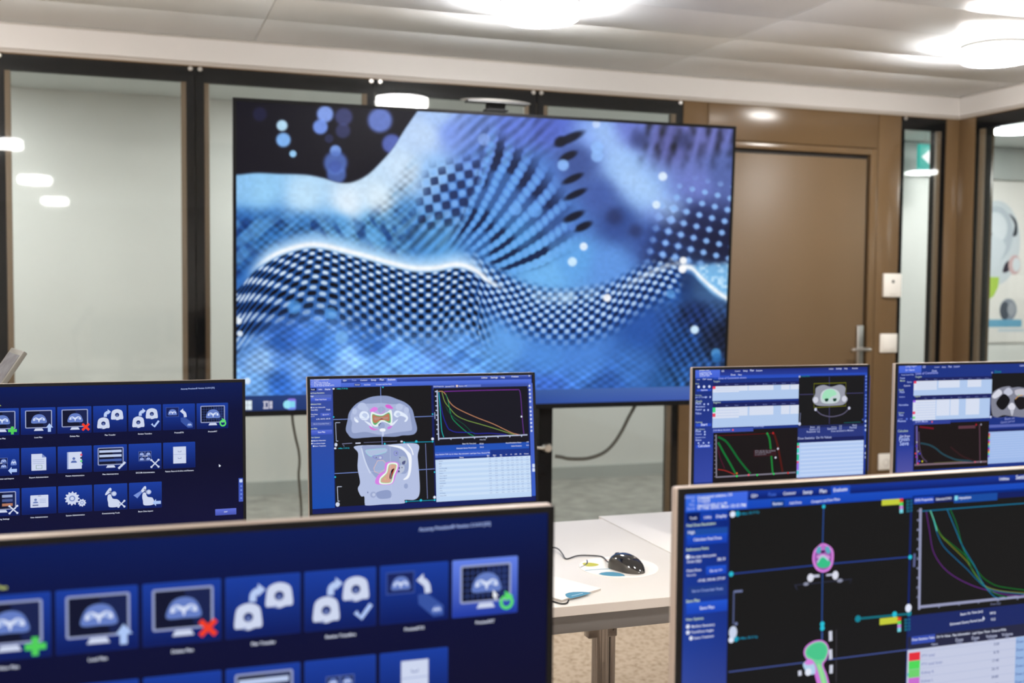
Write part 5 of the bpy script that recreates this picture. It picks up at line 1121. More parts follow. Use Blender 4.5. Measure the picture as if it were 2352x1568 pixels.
WAVE = [(560, 430, 140, 195, 240), (600, 440, 150, 205, 245), (700, 455, 190, 225, 250), (800, 470, 225, 240, 252), (870, 460, 220, 238, 251), (930, 390, 205, 228, 250), (975, 310, 190, 215, 247), (1010, 260, 170, 200, 245),
        (1040, 300, 125, 155, 236), (1100, 300, 115, 148, 232), (1180, 290, 100, 128, 224), (1260, 285, 86, 108, 206), (1100, 370, 100, 140, 225), (1000, 400, 150, 195, 245), (560, 520, 50, 115, 195), (620, 525, 44, 110, 190), (700, 520, 66, 135, 210), (780, 515, 92, 165, 230), (860, 520, 95, 170, 232), (930, 500, 80, 150, 222), (560, 580, 40, 100, 180), (620, 550, 70, 140, 215), (870, 560, 90, 165, 230), (950, 570, 80, 150, 222),
        (1050, 440, 62, 112, 190), (1150, 420, 80, 135, 215), (1230, 400, 80, 125, 205), (1330, 370, 62, 84, 150), (1380, 450, 66, 92, 165), (1420, 510, 50, 76, 145), (1300, 500, 74, 118, 195), (1100, 520, 70, 132, 208), (1180, 560, 85, 155, 224), (1320, 590, 98, 165, 232), (1250, 630, 112, 180, 240), (1400, 610, 96, 150, 225), (1000, 560, 88, 160, 228),
        (1370, 310, 130, 165, 240), (1430, 380, 150, 190, 245), (1480, 440, 150, 190, 245), (1530, 480, 120, 150, 228), (1450, 300, 104, 120, 205), (1540, 320, 92, 96, 165), (1620, 300, 110, 116, 190), (1660, 400, 86, 104, 170), (1600, 420, 110, 125, 200), (1600, 510, 44, 56, 110), (1650, 560, 30, 40, 80), (1500, 550, 54, 80, 150),
        (1620, 655, 120, 180, 232), (1560, 660, 40, 90, 170), (1600, 720, 24, 44, 92), (1660, 780, 22, 30, 52), (1560, 790, 30, 68, 130), (1480, 750, 40, 84, 165), (1620, 860, 36, 74, 132), (1450, 850, 60, 112, 190), (1350, 830, 74, 130, 212), (1250, 830, 78, 138, 218), (1150, 800, 96, 158, 230), (1050, 790, 98, 158, 234), (950, 770, 96, 154, 230), (850, 780, 66, 122, 205), (750, 810, 70, 128, 210), (650, 780, 50, 98, 182), (580, 740, 40, 84, 160), (560, 790, 96, 150, 222),
        (600, 830, 150, 195, 248), (700, 850, 124, 175, 245), (800, 830, 132, 180, 244), (900, 840, 112, 168, 240), (1000, 840, 100, 150, 230), (640, 880, 46, 100, 190), (590, 885, 110, 165, 230), (720, 885, 60, 110, 196), (1250, 890, 62, 106, 200), (1400, 890, 50, 96, 180), (1540, 890, 38, 84, 145), (1640, 900, 34, 76, 130)]
def wave_colour(u, v):
    P = plT.o + u[..., None] * plT.U + v[..., None] * plT.V - EYE
    c_ = P @ RM.T; x = W / 2 + FPX * c_[..., 0] / c_[..., 2]; y = H / 2 - FPX * c_[..., 1] / c_[..., 2]
    K = np.array(WAVE, float); num = np.zeros(x.shape + (3,)); den = np.zeros(x.shape)
    for r in K:
        w = 1.0 / (((x - r[0]) ** 2 + (y - r[1]) ** 2) / 900.0 + 0.5) ** 2; den += w; num += w[..., None] * r[2:]
    C = num / den[..., None]
    n1, n2, n3 = field(2400, 1000, 16, 1)(x, y), field(2400, 1000, 7, 2)(x, y), field(2400, 1000, 46, 3)(x, y)
    def mix(col, w):
        nonlocal C
        C = C * (1 - w[..., None]) + np.array(col, float) * w[..., None]
    def G(px_, py_, r, soft=0.25): d = np.hypot(x - px_, y - py_) / r; return smooth(1 + soft, 1 - soft, d)
    c0 = knots([(500, 402), (545, 402), (590, 398), (640, 400), (700, 402), (740, 409), (780, 420), (810, 419), (845, 402), (880, 368), (905, 338), (930, 298), (955, 262), (975, 235), (1000, 190), (1060, 80), (1200, -300)])
    c1 = knots([(500, 690), (545, 660), (580, 622), (620, 594), (655, 578), (700, 566), (740, 566), (800, 580), (850, 593), (900, 607), (950, 618), (1000, 618), (1050, 610), (1090, 622), (1120, 646), (1150, 662), (1200, 684), (1260, 696), (1330, 694), (1400, 676), (1450, 648), (1500, 622), (1540, 606), (1572, 600), (1610, 575), (1700, 520)])
    d0, s = y - c0(x), y - c1(x)
    lat = smooth(6, 40, d0)
    # soft weave of the far cloth
    def streak(ang, ln, wd_, seed):
        ca, sa = math.cos(ang), math.sin(ang)
        return field(2600, 2600, 1.0 * ln, seed)((x * ca + y * sa + 600), (-x * sa + y * ca + 1300) * ln / wd_ % 2400)
    sA, sB = streak(1.0, 34, 11, 11), streak(-0.75, 40, 12, 12)
    zone = smooth(66, 120, d0) * smooth(-10, -34, s) * smooth(980, 900, x)
    wv2 = 0.5 + 0.25 * np.cos((x * 0.80 + y) / 2.9 + 3 * n3) + 0.25 * np.cos((x * 0.8 - y) / 3.1)
    C *= (1 - zone * 0.42 * (1 - wv2) * (0.4 + n1))[..., None]
    mix((10, 44, 112), zone * smooth(0.48, 0.78, sA * 0.7 + 0.3 * n1) * 0.7 * smooth(450, 520, y))
    mix((120, 186, 240), zone * smooth(0.5, 0.85, sB) * 0.45)
    # fan of dots in the middle: rows that spread up and to the right from (955, 655)
    rr, th = np.hypot(x - 955, y - 655), np.arctan2(655 - y, x - 955)
    tf = th - 0.0008 * (rr - 200) + 0.02 * (n3 - 0.5)
    fl, fd = 0.5 + 0.5 * np.cos(tf * 2 * math.pi / 0.118), 0.5 + 0.5 * np.cos(rr * 2 * math.pi / 17.5)
    dots = fl * (0.60 + 0.40 * fd)
    zone = smooth(96, 170, rr) * smooth(425, 350, rr) * smooth(-24, -60, s) * smooth(0.04, 0.16, tf) * smooth(1.06, 0.94, tf) * smooth(1345, 1290, x)
    mix((12, 26, 64), zone * np.clip(1.1 * smooth(0.42, 0.14, dots) * (0.35 + 0.8 * smooth(0.26, 0.6, n3)), 0, 0.94))
    mix((112, 174, 242), zone * 0.75 * smooth(0.40, 0.80, dots))
    dg = np.cos((x * 0.80 + y * 0.58) * 2 * math.pi / 27) * 0.5 + np.cos((x * 0.58 - y * 0.80) * 2 * math.pi / 29) * 0.5
    zone = smooth(956, 1010, x + 0.3 * (y - 400)) * smooth(0.90, 1.02, tf) * smooth(352, 402, y + 0.22 * (x - 1040)) * smooth(84, 140, d0) * smooth(545, 500, y)
    mix((22, 36, 80), zone * 0.85 * smooth(0.12, -0.30, dg)); mix((128, 182, 246), zone * 0.75 * smooth(0.15, 0.6, dg))
    zone = smooth(880, 960, x) * smooth(1090, 1010, x) * smooth(-20, -60, s) * smooth(470, 520, y)
    C *= (1 - 0.4 * zone * (0.5 + 0.5 * np.cos((x * 0.72 + y * 0.7) * 2 * math.pi / 22)))[..., None]; mix((120, 190, 244), zone * 0.35 * smooth(0.4, 0.8, sB))
    st = np.cos((x * 0.66 + y * 0.75) * 2 * math.pi / 21 + 2 * n3) * 0.5 + 0.5
    zone = smooth(1020, 1080, x) * smooth(1300, 1240, x) * smooth(400, 340, y)
    C *= (1 - 0.22 * zone * st * (0.5 + n1))[..., None]
    # mesh below the bright crest
    ph = np.where(x < 1100, x / 16.4, 1100 / 16.4 + (x - 1100) / 12.4)
    sh = s + 0.0 * x
    row = np.where(sh < 0, sh / 10.0, 15.5 * (np.sqrt(1 + np.clip(sh, 0, None) / 62.0) - 1) / 1.02)
    row = np.where(x < 1100, row, row * 0.92)
    shear = np.interp(x, [540, 660, 780, 1000, 1150, 1300, 1570], [0.55, 0.25, 0.0, 0.0, 0.25, 0.1, -0.35])
    m = np.cos(math.pi * (ph + shear * row)) * np.cos(math.pi * row)
    left = smooth(1150, 1080, x)
    zone = left * smooth(2, 10, s) * smooth(218, 150, s + 0.12 * np.abs(x - 830))
    C = C * (1 - 0.75 * zone[..., None]) + 0.75 * zone[..., None] * (np.array((22, 70, 142)) * (1 - smooth(60, 190, s))[..., None] + C * smooth(60, 190, s)[..., None] * 0.9)
    mix((7, 9, 20), zone * np.clip(1.3 * smooth(-0.10, -0.40, m), 0, 1) * smooth(230, 90, s))
    mix((222, 240, 254), zone * smooth(0.30, 0.72, m) * (1 - 0.55 * smooth(30, 190, s)))
    zone = smooth(1050, 1130, x) * smooth(1590, 1540, x) * smooth(-46, -12, s - 0.05 * (x - 1300)) * smooth(118, 55, s + 0.08 * np.abs(x - 1330))
    C = C * (1 - 0.6 * zone[..., None]) + 0.6 * zone[..., None] * np.array((30, 80, 165))
    mix((8, 20, 54), zone * 0.85 * smooth(0.0, -0.5, m)); mix((205, 230, 253), zone * smooth(0.10, 0.62, m) * (0.9 - 0.4 * smooth(30, 150, s)))
    # weave of the near, unsharp cloth
    sC, sD, sE = streak(0.62, 70, 15, 13), streak(-0.62, 60, 13, 14), streak(0.45, 34, 20, 15)
    zone = smooth(110, 200, s) * smooth(1560, 1350, x)
    C *= (1 + zone * (0.20 * (sC - 0.5) + 0.26 * (sD - 0.5) + 0.10 * np.cos((x * 0.62 + y * 1.05) / 2.8) + 0.08 * np.cos((x * 0.70 - y * 0.95) / 2.6)))[..., None]
    mix((40, 92, 178), zone * smooth(0.52, 0.8, sE * 0.6 + 0.4 * (1 - sD)) * 0.6 * smooth(860, 800, y))
    # crests
    glow_ = smooth(-46, -2, s) * smooth(10, 0, s) * smooth(548, 620, x) * smooth(1160, 1080, x); mix((206, 232, 252), 0.8 * glow_)
    mix((250, 252, 255), 0.95 * np.exp(-((s + 3) / 6.0) ** 2) * smooth(560, 640, x) * smooth(1180, 1110, x))
    mix((235, 245, 254), 0.55 * np.exp(-((s - 2) / 8.0) ** 2) * smooth(1380, 1500, x) * smooth(1590, 1565, x))
    mix((190, 222, 250), 0.6 * np.exp(-((s + 14) / 16.0) ** 2) * smooth(1180, 1260, x) * smooth(1420, 1330, x) * n1 * 1.4)
    def seg(ax, ay, bx, by, wd_, col, k):
        t = np.clip(((x - ax) * (bx - ax) + (y - ay) * (by - ay)) / ((bx - ax) ** 2 + (by - ay) ** 2), 0, 1)
        mix(col, k * np.exp(-(np.hypot(x - ax - t * (bx - ax), y - ay - t * (by - ay)) / wd_) ** 2))
    seg(1385, 300, 1450, 410, 32, (160, 196, 246), 0.75); seg(1450, 410, 1540, 480, 30, (168, 204, 248), 0.7)
    # dots at the upper right
    lx_, ly_ = (x - 1500) * 0.97 + (y - 300) * 0.24, (y - 300) * 0.97 - (x - 1500) * 0.24
    m2 = np.cos(lx_ * 2 * math.pi / 30) * 0.5 + np.cos(ly_ * 2 * math.pi / 27) * 0.5
    zone = smooth(1500, 1570, x + 0.35 * (y - 450)) * smooth(395, 450, y) * smooth(640, 590, y + 0.0 * x) * smooth(-10, -50, s * 0 + y - 640)
    mix((18, 20, 44), zone * 0.6 * smooth(0.35, -0.1, m2) * smooth(430, 540, y)); mix((142, 188, 246), zone * 0.9 * smooth(0.38, 0.75, m2))
    zone = smooth(1440, 1500, x) * smooth(410, 330, y); C *= (1 - zone * 0.55 * (0.5 + 0.5 * np.cos((x + 0.25 * y) * 2 * math.pi / 34)) * n1 * 1.5)[..., None]
    # feathers: dark gaps
    for ex, ey, ew, eh in ((1308, 318, 36, 10), (1306, 358, 22, 9), (1316, 410, 26, 8), (1322, 446, 28, 8), (1318, 497, 26, 9), (1340, 520, 22, 9), (1288, 325, 14, 12)):
        dx, dy = (x - ex) * 0.90 - (y - ey) * 0.42, (x - ex) * 0.42 + (y - ey) * 0.90
        mix((10, 14, 32), 0.95 * smooth(1.35, 0.6, np.hypot(dx / ew, dy / eh)))
    for ex, ey, r in ((1412, 497, 20), (1460, 530, 16), (1470, 320, 22), (1570, 322, 20)): mix((34, 42, 84), 0.6 * smooth(1.6, 0.2, np.hypot(x - ex, y - ey) / r))
    # right-hand crest and the dark water below it
    k1 = knots([(1560, 618), (1572, 616), (1590, 620), (1610, 640), (1640, 668), (1672, 690), (1720, 720)]); kd = y - k1(x)
    zone = smooth(1556, 1572, x)
    tri = zone * smooth(6, -6, kd) * smooth(606, 622, y + 0.10 * (x - 1570)); mix((126, 190, 238), tri * 0.8); mix((210, 236, 252), tri * np.clip(1.6 * n2 - 0.75, 0, 1))
    mix((246, 251, 255), zone * np.exp(-((kd + 4) / 6.5) ** 2)); below = zone * smooth(4, 16, kd); mix((24, 44, 88), below * 0.75 * smooth(760, 640, y))
    gr = np.cos(x / 3.4 + y / 9.0) * np.cos(y / 3.6); zone = smooth(1480, 1580, x) * smooth(680, 730, y); C *= (1 + zone * (0.45 * gr + 0.5 * (n1 - 0.5)))[..., None]
    # night sky at the upper left and its drifting lights
    sky = smooth(3, -5, d0); mix((15, 13, 25), sky)
    BOK = [(648, 288, 12.5, (190, 230, 255), 0.95), (651, 321, 16.5, (132, 186, 250), 0.95), (673, 353, 8, (160, 214, 255), 0.95), (747, 262, 19, (140, 172, 250), 0.9), (736, 291, 17, (124, 160, 248), 0.9), (790, 268, 20, (92, 104, 178), 0.55), (788, 300, 17, (80, 92, 160), 0.5), (873, 276, 28, (122, 150, 240), 0.8), (900, 330, 22, (96, 116, 206), 0.85), (771, 346, 13, (128, 168, 244), 0.9), (771, 374, 27, (86, 116, 196), 0.85), (773, 400, 22, (86, 116, 196), 0.8), (770, 382, 14, (62, 82, 160), 0.6), (597, 262, 16, (34, 36, 78), 0.6), (756, 318, 10, (70, 84, 150), 0.4)]
    for bx, by, r, col, k in BOK: mix(col, k * G(bx, by, r) * sky)
    for bx, by, r, col, k in [(1341, 566, 9, (226, 240, 255), 0.95), (1315, 601, 10.5, (206, 234, 255), 0.95), (1523, 405, 10, (222, 238, 255), 0.95), (1508, 470, 9, (220, 238, 255), 0.95), (1294, 379, 13, (140, 186, 250), 0.9), (1372, 339, 14, (146, 190, 252), 0.8), (1372, 358, 14, (146, 190, 252), 0.8), (1370, 285, 9, (200, 220, 255), 0.8), (548, 737, 7.5, (240, 248, 255), 0.95), (551, 766, 6.5, (232, 244, 255), 0.95), (1395, 684, 9, (250, 252, 255), 0.95), (1570, 598, 8, (252, 254, 255), 0.95), (1568, 618, 9, (255, 255, 255), 0.95), (1596, 757, 9.5, (205, 232, 252), 0.97), (1645, 811, 11, (80, 150, 214), 0.9), (1647, 822, 11, (44, 110, 180), 0.8), (1541, 675, 10, (96, 160, 226), 0.7), (568, 875, 7.5, (226, 240, 255), 0.9), (1315, 522, 8, (84, 130, 210), 0.8), (676, 705, 16, (80, 150, 222), 0.75), (760, 720, 14, (80, 150, 222), 0.7), (785, 775, 15, (120, 180, 240), 0.7), (1230, 268 + 215, 16, (104, 166, 240), 0.75), (1185, 480, 14, (110, 170, 242), 0.75), (1112, 320, 14, (150, 184, 248), 0.6)]: mix(col, k * G(bx, by, r))
    C *= (0.97 + 0.06 * n2)[..., None]
    return C
hb = THH - 0.022
vt_ = plT.uv(900, 902)[1]
grid_picture('wallpaper', plT, bt, bt, TWW - bt, vt_ + 0.002, 700, 372, wave_colour, 'tv', scrT, 0.0024)
A = Art(Plane(to + plT.B * 0.0024, tU, tV), lambda p: plT.uv(*p), 1)
A.add([(bt, vt_), (0.9, vt_), (1.5, vt_), (TWW - bt, vt_), (bt, hb), (0.9, hb), (1.5, hb), (TWW - bt, hb)], [(0, 1, 5, 4), (1, 2, 6, 5), (2, 3, 7, 6)], [(38, 60, 112), (48, 76, 140), (68, 100, 166), (78, 106, 176), (30, 50, 100), (40, 66, 136), (52, 84, 164), (64, 90, 172)])
t3 = crop(540, 860, 7.84)
for i in range(2):
    for j in range(2): A.rect(t3(140 + 84 * i, 470 + 86 * j), t3(218 + 84 * i, 548 + 86 * j), (224, 238, 244))
for p, w_ in ((t3(508, 480), t3(608, 506)), (t3(508, 590), t3(608, 616)), (t3(520, 512), t3(548, 584)), (t3(590, 512), t3(608, 584)), (t3(624, 480), t3(670, 544)), (t3(624, 552), t3(670, 612))): A.rect(p, w_, (206, 206, 222))
A.rrect(t3(940, 436), t3(1096, 634), 0.008, (140, 120, 230), (110, 140, 236)); A.rrect(t3(880, 474), t3(1010, 608), 0.008, (120, 130, 232)); A.dot(t3(944, 540), 0.017, (150, 226, 246), 16); A.rect(t3(990, 480), t3(1080, 590), (130, 214, 240))
A.rrect(t3(826, 652), t3(1164, 708), 0.008, (124, 120, 224)); A.rrect(t3(1206, 648), t3(1520, 702), 0.008, (124, 120, 224))
A.build('taskbar', 'tv', scrT)
# stand: two columns on a wheeled base
def post(px_, y_): return on_y(px_, 1050, y_)[0]
x1_, x2_ = post(1238, 4.56), post(1269, 4.56); pw = x2_ - x1_; xo = 2 * TC[0] - (x1_ + x2_) / 2
for xc in ((x1_ + x2_) / 2, xo):
    b = MB(); b.box((xc - pw / 2, 4.56, 0.09), (xc + pw / 2, 4.62, 2.0), 0.004); pc = b.build('column', 'bezel', tv)
    b = MB(); kz = on_y(1255, 1028, 4.55)[2]; b.lathe((xc, 4.56, kz), [(0.022, 0), (0.022, -0.02), (0.016, -0.03)], 1, 20); b.tube([(xc - 0.05, 4.545, kz + 0.004), (xc + 0.02, 4.545, kz - 0.006)], 0.008); b.build('clamp_lever', 'steel', pc, True)
    b = MB(); b.box((xc - 0.035, 4.15, 0.06), (xc + 0.035, 5.0, 0.10), 0.006); b.build('base_foot', 'bezel', tv)
    for yy_ in (4.2, 4.95):
        b = MB(); b.lathe((xc - 0.018, yy_, 0.032), [(0.018, 0), (0.032, 0.004), (0.032, 0.032), (0.018, 0.036)], 0, 20); b.build('caster', 'dark', tv, True)
for z_ in (0.55, 1.35, 1.65):
    boxpart('cross_bar', 'bezel', tv, (xo, 4.555, z_), ((x1_ + x2_) / 2, 4.60, z_ + 0.05), 0.003)
# slim conference bar on top of the display
cb = plT.at(plT.uv(1142, 246)[0], -0.005, 0.02)
cr = empty('conference_camera', cb); tag(cr, 'slim silver conference bar on a black mount above the large display', 'camera')
b = MB(); b.box((cb[0] - 0.040, cb[1] - 0.015, cb[2] + 0.004), (cb[0] + 0.040, cb[1] + 0.02, cb[2] + 0.035), 0.004); b.box((cb[0] - 0.05, cb[1] - 0.02, cb[2] + 0.001), (cb[0] + 0.05, cb[1] + 0.02, cb[2] + 0.008), 0.002); b.build('mount', 'bezel', cr)
b = MB(); rs = []
for t in np.linspace(-1, 1, 17):
    k = math.sqrt(max(0.03, 1 - t * t * 0.97)); rs.append([(cb[0] + 0.155 * t, cb[1] + 0.03 * math.cos(q_) * k - 0.012 * (1 - t * t), cb[2] + 0.042 + 0.010 * math.sin(q_) * k) for q_ in np.linspace(0, 2 * math.pi, 16, endpoint=False)])
b.ring(rs); b.build('bar_body', 'steel', cr, True)
b = MB(); b.box((cb[0] - 0.135, cb[1] - 0.042, cb[2] + 0.030), (cb[0] + 0.135, cb[1] + 0.01, cb[2] + 0.0365), 0.002); b.build('speaker_strip', 'dark', cr)

# ================================================================== CABLES BELOW THE DISPLAY
YC = 4.60
def pixel_path(pts, y): return [on_y(px_, py_, y) for px_, py_ in pts]
b = MB(); P = spline(pixel_path([(671, 950), (673, 972), (679, 1005), (686, 1035), (688, 1062), (686, 1090), (689, 1130), (692, 1175)], YC) + [np.array([0.66, 4.55, 0.25]), np.array([0.72, 4.6, 0.02])], 6)
o = b.tube(P, 0.0055, 8).build('power_cable', 'cable', None, True); tag(o, 'thin grey cable hanging straight down below the left of the display', 'cable')
b = MB(); P = spline(pixel_path([(1462, 922), (1455, 938), (1443, 960), (1428, 990), (1408, 1020), (1385, 1040), (1350, 1052), (1310, 1053), (1290, 1049), (1276, 1047)], 4.545), 6)
o = b.tube(P, 0.0085, 8).build('power_cable', 'cable', None, True); tag(o, 'thick grey cable sagging from the right of the display to its stand', 'cable')

# ================================================================== ON THE WHITE TABLE
def tz(px_, py_, h=0.0): return on_z(px_, py_, ZTAB + h)
# round paper mouse mat
mc = (tz(1330, 1301) + tz(1512, 1303)) / 2; mr = 0.5 * np.linalg.norm(tz(1512, 1303) - tz(1330, 1301)); mc[2] = ZTAB
mm = empty('mouse_mat', mc); tag(mm, 'round white mat with blue and yellow print under the black mouse', 'mouse mat')
b = MB(); b.lathe(mc, [(mr, 0.0), (mr, 0.0012), (mr - 0.001, 0.0016)], 2, 64); b.build('mat_disc', 'paper', mm)
plM = Plane((mc[0], mc[1], ZTAB + 0.0017), (1, 0, 0), (0, -1, 0)); plM.B = np.array([0, 0, -1.0])
k_ = crop(1270, 1160, 5.228)
def inmat(p, lim=0.985):
    q_ = plM.uv(*p); n_ = np.linalg.norm(q_); return q_ if n_ < mr * lim else q_ * (mr * lim / n_)
A = Art(plM, lambda p: inmat(p))
A.blob([k_(355, 700), k_(400, 688), k_(480, 692), k_(552, 712), k_(500, 732), k_(400, 732)], (176, 174, 78))
A.line([k_(405, 655), k_(412, 690), k_(390, 715), k_(322, 746)], 0.0030, (44, 56, 100), 5)
A.line([k_(375, 785), k_(500, 772), k_(760, 760)], 0.0046, (78, 140, 168), 4)
A.poly([k_(545, 825), k_(580, 808), k_(640, 800), k_(720, 800), k_(800, 812), k_(850, 830), k_(868, 850), k_(800, 853), k_(700, 853), k_(600, 842)], (82, 140, 168))
A.line([k_(690, 678), k_(640, 672), k_(628, 664), k_(640, 656), k_(690, 652)], 0.0016, (214, 120, 100), 4)
A.build('mat_print', 'print', mm)
# mouse
m0, m1 = tz(1408, 1289, 0.012), tz(1470, 1306, 0.012); ax = m1 - m0; ax[2] = 0; ax /= np.linalg.norm(ax); sd = np.array([-ax[1], ax[0], 0]); mo = (m0 + m1) / 2; mo[2] = ZTAB + 0.0016
ml, mw, mh = 0.102, 0.058, 0.036
ms = empty('computer_mouse', mo); tag(ms, 'glossy black computer mouse with grey sides on the round mat', 'mouse')
def mprof(t): return (1 - abs(2 * t - 1) ** 2.6) ** 0.5
def mtop(t): return mh * (0.34 + 0.66 * math.sin(math.pi * min(1, (t * 0.90 + 0.10)) ** 0.92) ** 0.75) * (1 - abs(2 * t - 1) ** 5) ** 0.5
def msurf(t, a, sc=1.0, lo=0.0):
    """a: 0..pi across the back"""
    w_ = mw / 2 * mprof(t) * (1 - 0.04 * math.exp(-((t - 0.45) / 0.2) ** 2)); h_ = mtop(t)
    ca, sa = math.cos(a), math.sin(a); e = 0.72
    return mo + ax * ml * (t - 0.5) + sd * (w_ * sc * math.copysign(abs(ca) ** e, ca)) + np.array([0, 0, lo + (h_ - lo) * abs(sa) ** e * sc])
ts = 0.5 - 0.5 * np.cos(np.linspace(0.10, math.pi - 0.10, 26))
b = MB(); b.ring([[msurf(t, a_) for a_ in np.linspace(0, math.pi, 22)] for t in ts]); b.build('side_shell', 'mouseside', ms, True)
b = MB(); b.ring([[msurf(t, a_, 1.018) for a_ in np.linspace(0.62 + 0.12 * math.sin(t * 6), math.pi - 0.62 - 0.12 * math.sin(t * 6), 18)] for t in ts[1:-1]], False, False, False)
topm = b.build('top_shell', 'gloss', ms, True)
b = MB(); c_ = mo + ax * ml * (0.22 - 0.5) + np.array([0, 0, mtop(0.22) - 0.0062]); rs = []
for w_, r in ((-0.0035, 0.006), (-0.003, 0.0085), (0.003, 0.0085), (0.0035, 0.006)): rs.append([c_ + sd * w_ + r * (math.cos(q_) * ax + math.sin(q_) * np.array([0, 0, 1])) for q_ in np.linspace(0, 2 * math.pi, 18, endpoint=False)])
b.ring(rs); b.build('scroll_wheel', 'dark', ms, True)
b = MB(); lg_ = [msurf(t, a_, 1.03) for t, a_ in ((0.66, math.pi * 0.42), (0.66, math.pi * 0.62), (0.71, math.pi * 0.62), (0.71, math.pi * 0.42))]; b.obox(lg_, (0, 0, 0.0004)); b.build('logo_mark', 'steel', ms)
b = MB(); st_ = mo - ax * ml * 0.49 + np.array([0, 0, 0.010])
P = spline([st_ + ax * 0.006, st_ - ax * 0.01 - np.array([0, 0, 0.004]), tz(1382, 1278, 0.003), tz(1350, 1275, 0.003), tz(1325, 1276, 0.003), tz(1301, 1283, 0.002), tz(1292, 1272, 0.004), tz(1283, 1261, 0.008), tz(1270, 1257, 0.006), tz(1230, 1256, 0.002), tz(1150, 1240, 0.002)], 6)
b.tube(P, 0.0017, 8); b.build('cable', 'blackcable', ms, True)
# folded brochure
R_, F_, T_ = tz(1380, 1356), tz(1290, 1383), tz(1279, 1346.5)
e1 = R_ - F_; e2 = np.array([-e1[1], e1[0], 0]); e2 = e2 / np.linalg.norm(e2)
top_dir = T_ - R_; t_len = 0.20
C_ = [F_, R_, R_ + e2 * t_len, F_ + e2 * t_len]
br_ = empty('brochure', (sum(C_) / 4)); tag(br_, 'white folded brochure with a blue circle print near the table edge', 'brochure')
b = MB(); b.obox([p + np.array([0, 0, 0.0006]) for p in C_], (0, 0, 0.0042)); b.build('inner_pages', 'pages', br_)
b = MB(); b.obox([p + e2 * (-0.0008 if i < 2 else 0.0) + np.array([0, 0, 0.0048]) for i, p in enumerate(C_)], (0, 0, 0.0007)); b.build('cover', 'paper', br_)
plB = Plane((F_[0], F_[1], ZTAB + 0.0057), (1, 0, 0), (0, -1, 0)); plB.B = np.array([0, 0, -1.0])
A = Art(plB, lambda p: plB.uv(*p))
A.poly([k_(148, 1082), k_(150, 1064), k_(190, 1048), k_(250, 1040), k_(340, 1038), k_(420, 1042), k_(466, 1052), k_(340, 1090), k_(215, 1119), k_(170, 1104)], (82, 138, 166))
A.line([k_(225, 1088), k_(360, 1056)], 0.0016, (220, 232, 240)); A.build('cover_print', 'print', br_)
b = MB(); o = b.tube(spline([tz(1180, 1360, 0.002), tz(1240, 1372, 0.002), tz(1276, 1382.5, 0.002), tz(1291, 1386, 0.002), tz(1302, 1384.5, 0.002), tz(1306, 1378, 0.0012)], 6), 0.0017, 8).build('usb_cable', 'blackcable', None, True)
tag(o, 'thin black cable curling out under the white brochure', 'cable')
# tablet leaning at the far left
A0 = on_y(55.5, 806, 2.70); A1 = on_y(4.5, 880, 2.66); dn = A1 - A0; dn = dn / np.linalg.norm(dn) * 0.245; B0 = on_z(26.5, 797, A0[2] + 0.003)
tw_ = B0 - A0; nrm = np.cross(tw_, dn); nrm /= np.linalg.norm(nrm); nrm = nrm if nrm @ (EYE - A0) > 0 else -nrm
tb = empty('tablet', A0 + dn + tw_ / 2); tag(tb, 'slanted grey touch panel behind the left tile-menu monitor at the photo edge', 'tablet')
b = MB(); b.obox([A0, B0, B0 + dn, A0 + dn], -nrm * 0.010, 0.002); b.build('body', 'fabric', tb, True)
e_ = tw_ / np.linalg.norm(tw_); f_ = dn / np.linalg.norm(dn)
i0 = A0 + f_ * 0.014 + tw_ * 0.10
b = MB(); b.obox([i0, i0 + tw_ * 0.82, i0 + tw_ * 0.82 + dn * 0.88, i0 + dn * 0.88], nrm * 0.0008)
o = b.build('touch_screen', mat('tablet_screen', (0.19, 0.20, 0.23), 0.25, noise=(40, 0.2)), tb)
lo_ = A0 + dn + tw_ * 0.5
b = MB(); b.box((lo_[0] - 0.03, lo_[1] - 0.05, ZTAB), (lo_[0] + 0.11, lo_[1] + 0.05, ZTAB + 0.012), 0.003); b.tube([lo_ + f_ * 0.0 - nrm * 0.006, (lo_[0] + 0.04, lo_[1], ZTAB + 0.008)], 0.008); b.build('foot', 'dark', tb, True)

# ================================================================== ON THE WALLS AND IN THE CORRIDOR
def plate(name, px0, py0, px1, py1, label, cat, depth, mname='white', r=0.006):
    x0, z1 = on_y(px0, py0, YB)[0], on_y((px0 + px1) / 2, py0, YB)[2]; x1, z0 = on_y(px1, py1, YB)[0], on_y((px0 + px1) / 2, py1, YB)[2]
    e = empty(name, ((x0 + x1) / 2, YB, (z0 + z1) / 2)); tag(e, label, cat); return e, x0, x1, z0, z1
e, x0, x1, z0, z1 = plate('thermostat', 2026, 628, 2065, 682, 'white room controller with a dark spot on the brown panel beside the door', 'controller', 0.02)
boxpart('case', 'white', e, (x0, YB - 0.022, z0), (x1, YB, z1), 0.006); cx_ = x0 + (x1 - x0) * 0.5; cz_ = z0 + (z1 - z0) * 0.66
b = MB(); b.lathe((cx_, YB - 0.0215, cz_), [(0.009, 0.0), (0.009, -0.0015), (0.006, -0.002)], 1, 20); b.build('sensor_spot', 'dark', e, True)
boxpart('dial', 'edge', e, (cx_ - 0.022, YB - 0.024, z0 + 0.014), (cx_ + 0.022, YB - 0.0215, z0 + 0.018), 0.001)
e, x0, x1, z0, z1 = plate('light_switch', 2020, 766, 2058, 809, 'white square light switch below the room controller', 'switch', 0.012)
boxpart('cover_plate', 'white', e, (x0, YB - 0.010, z0), (x1, YB, z1), 0.004); boxpart('rocker', 'white', e, (x0 + 0.014, YB - 0.015, z0 + 0.014), (x1 - 0.014, YB - 0.009, z1 - 0.014), 0.002)
e, x0, x1, z0, z1 = plate('wall_socket', 2016, 1041, 2048, 1078, 'white wall socket low on the brown panel between two rear monitors', 'socket', 0.012)
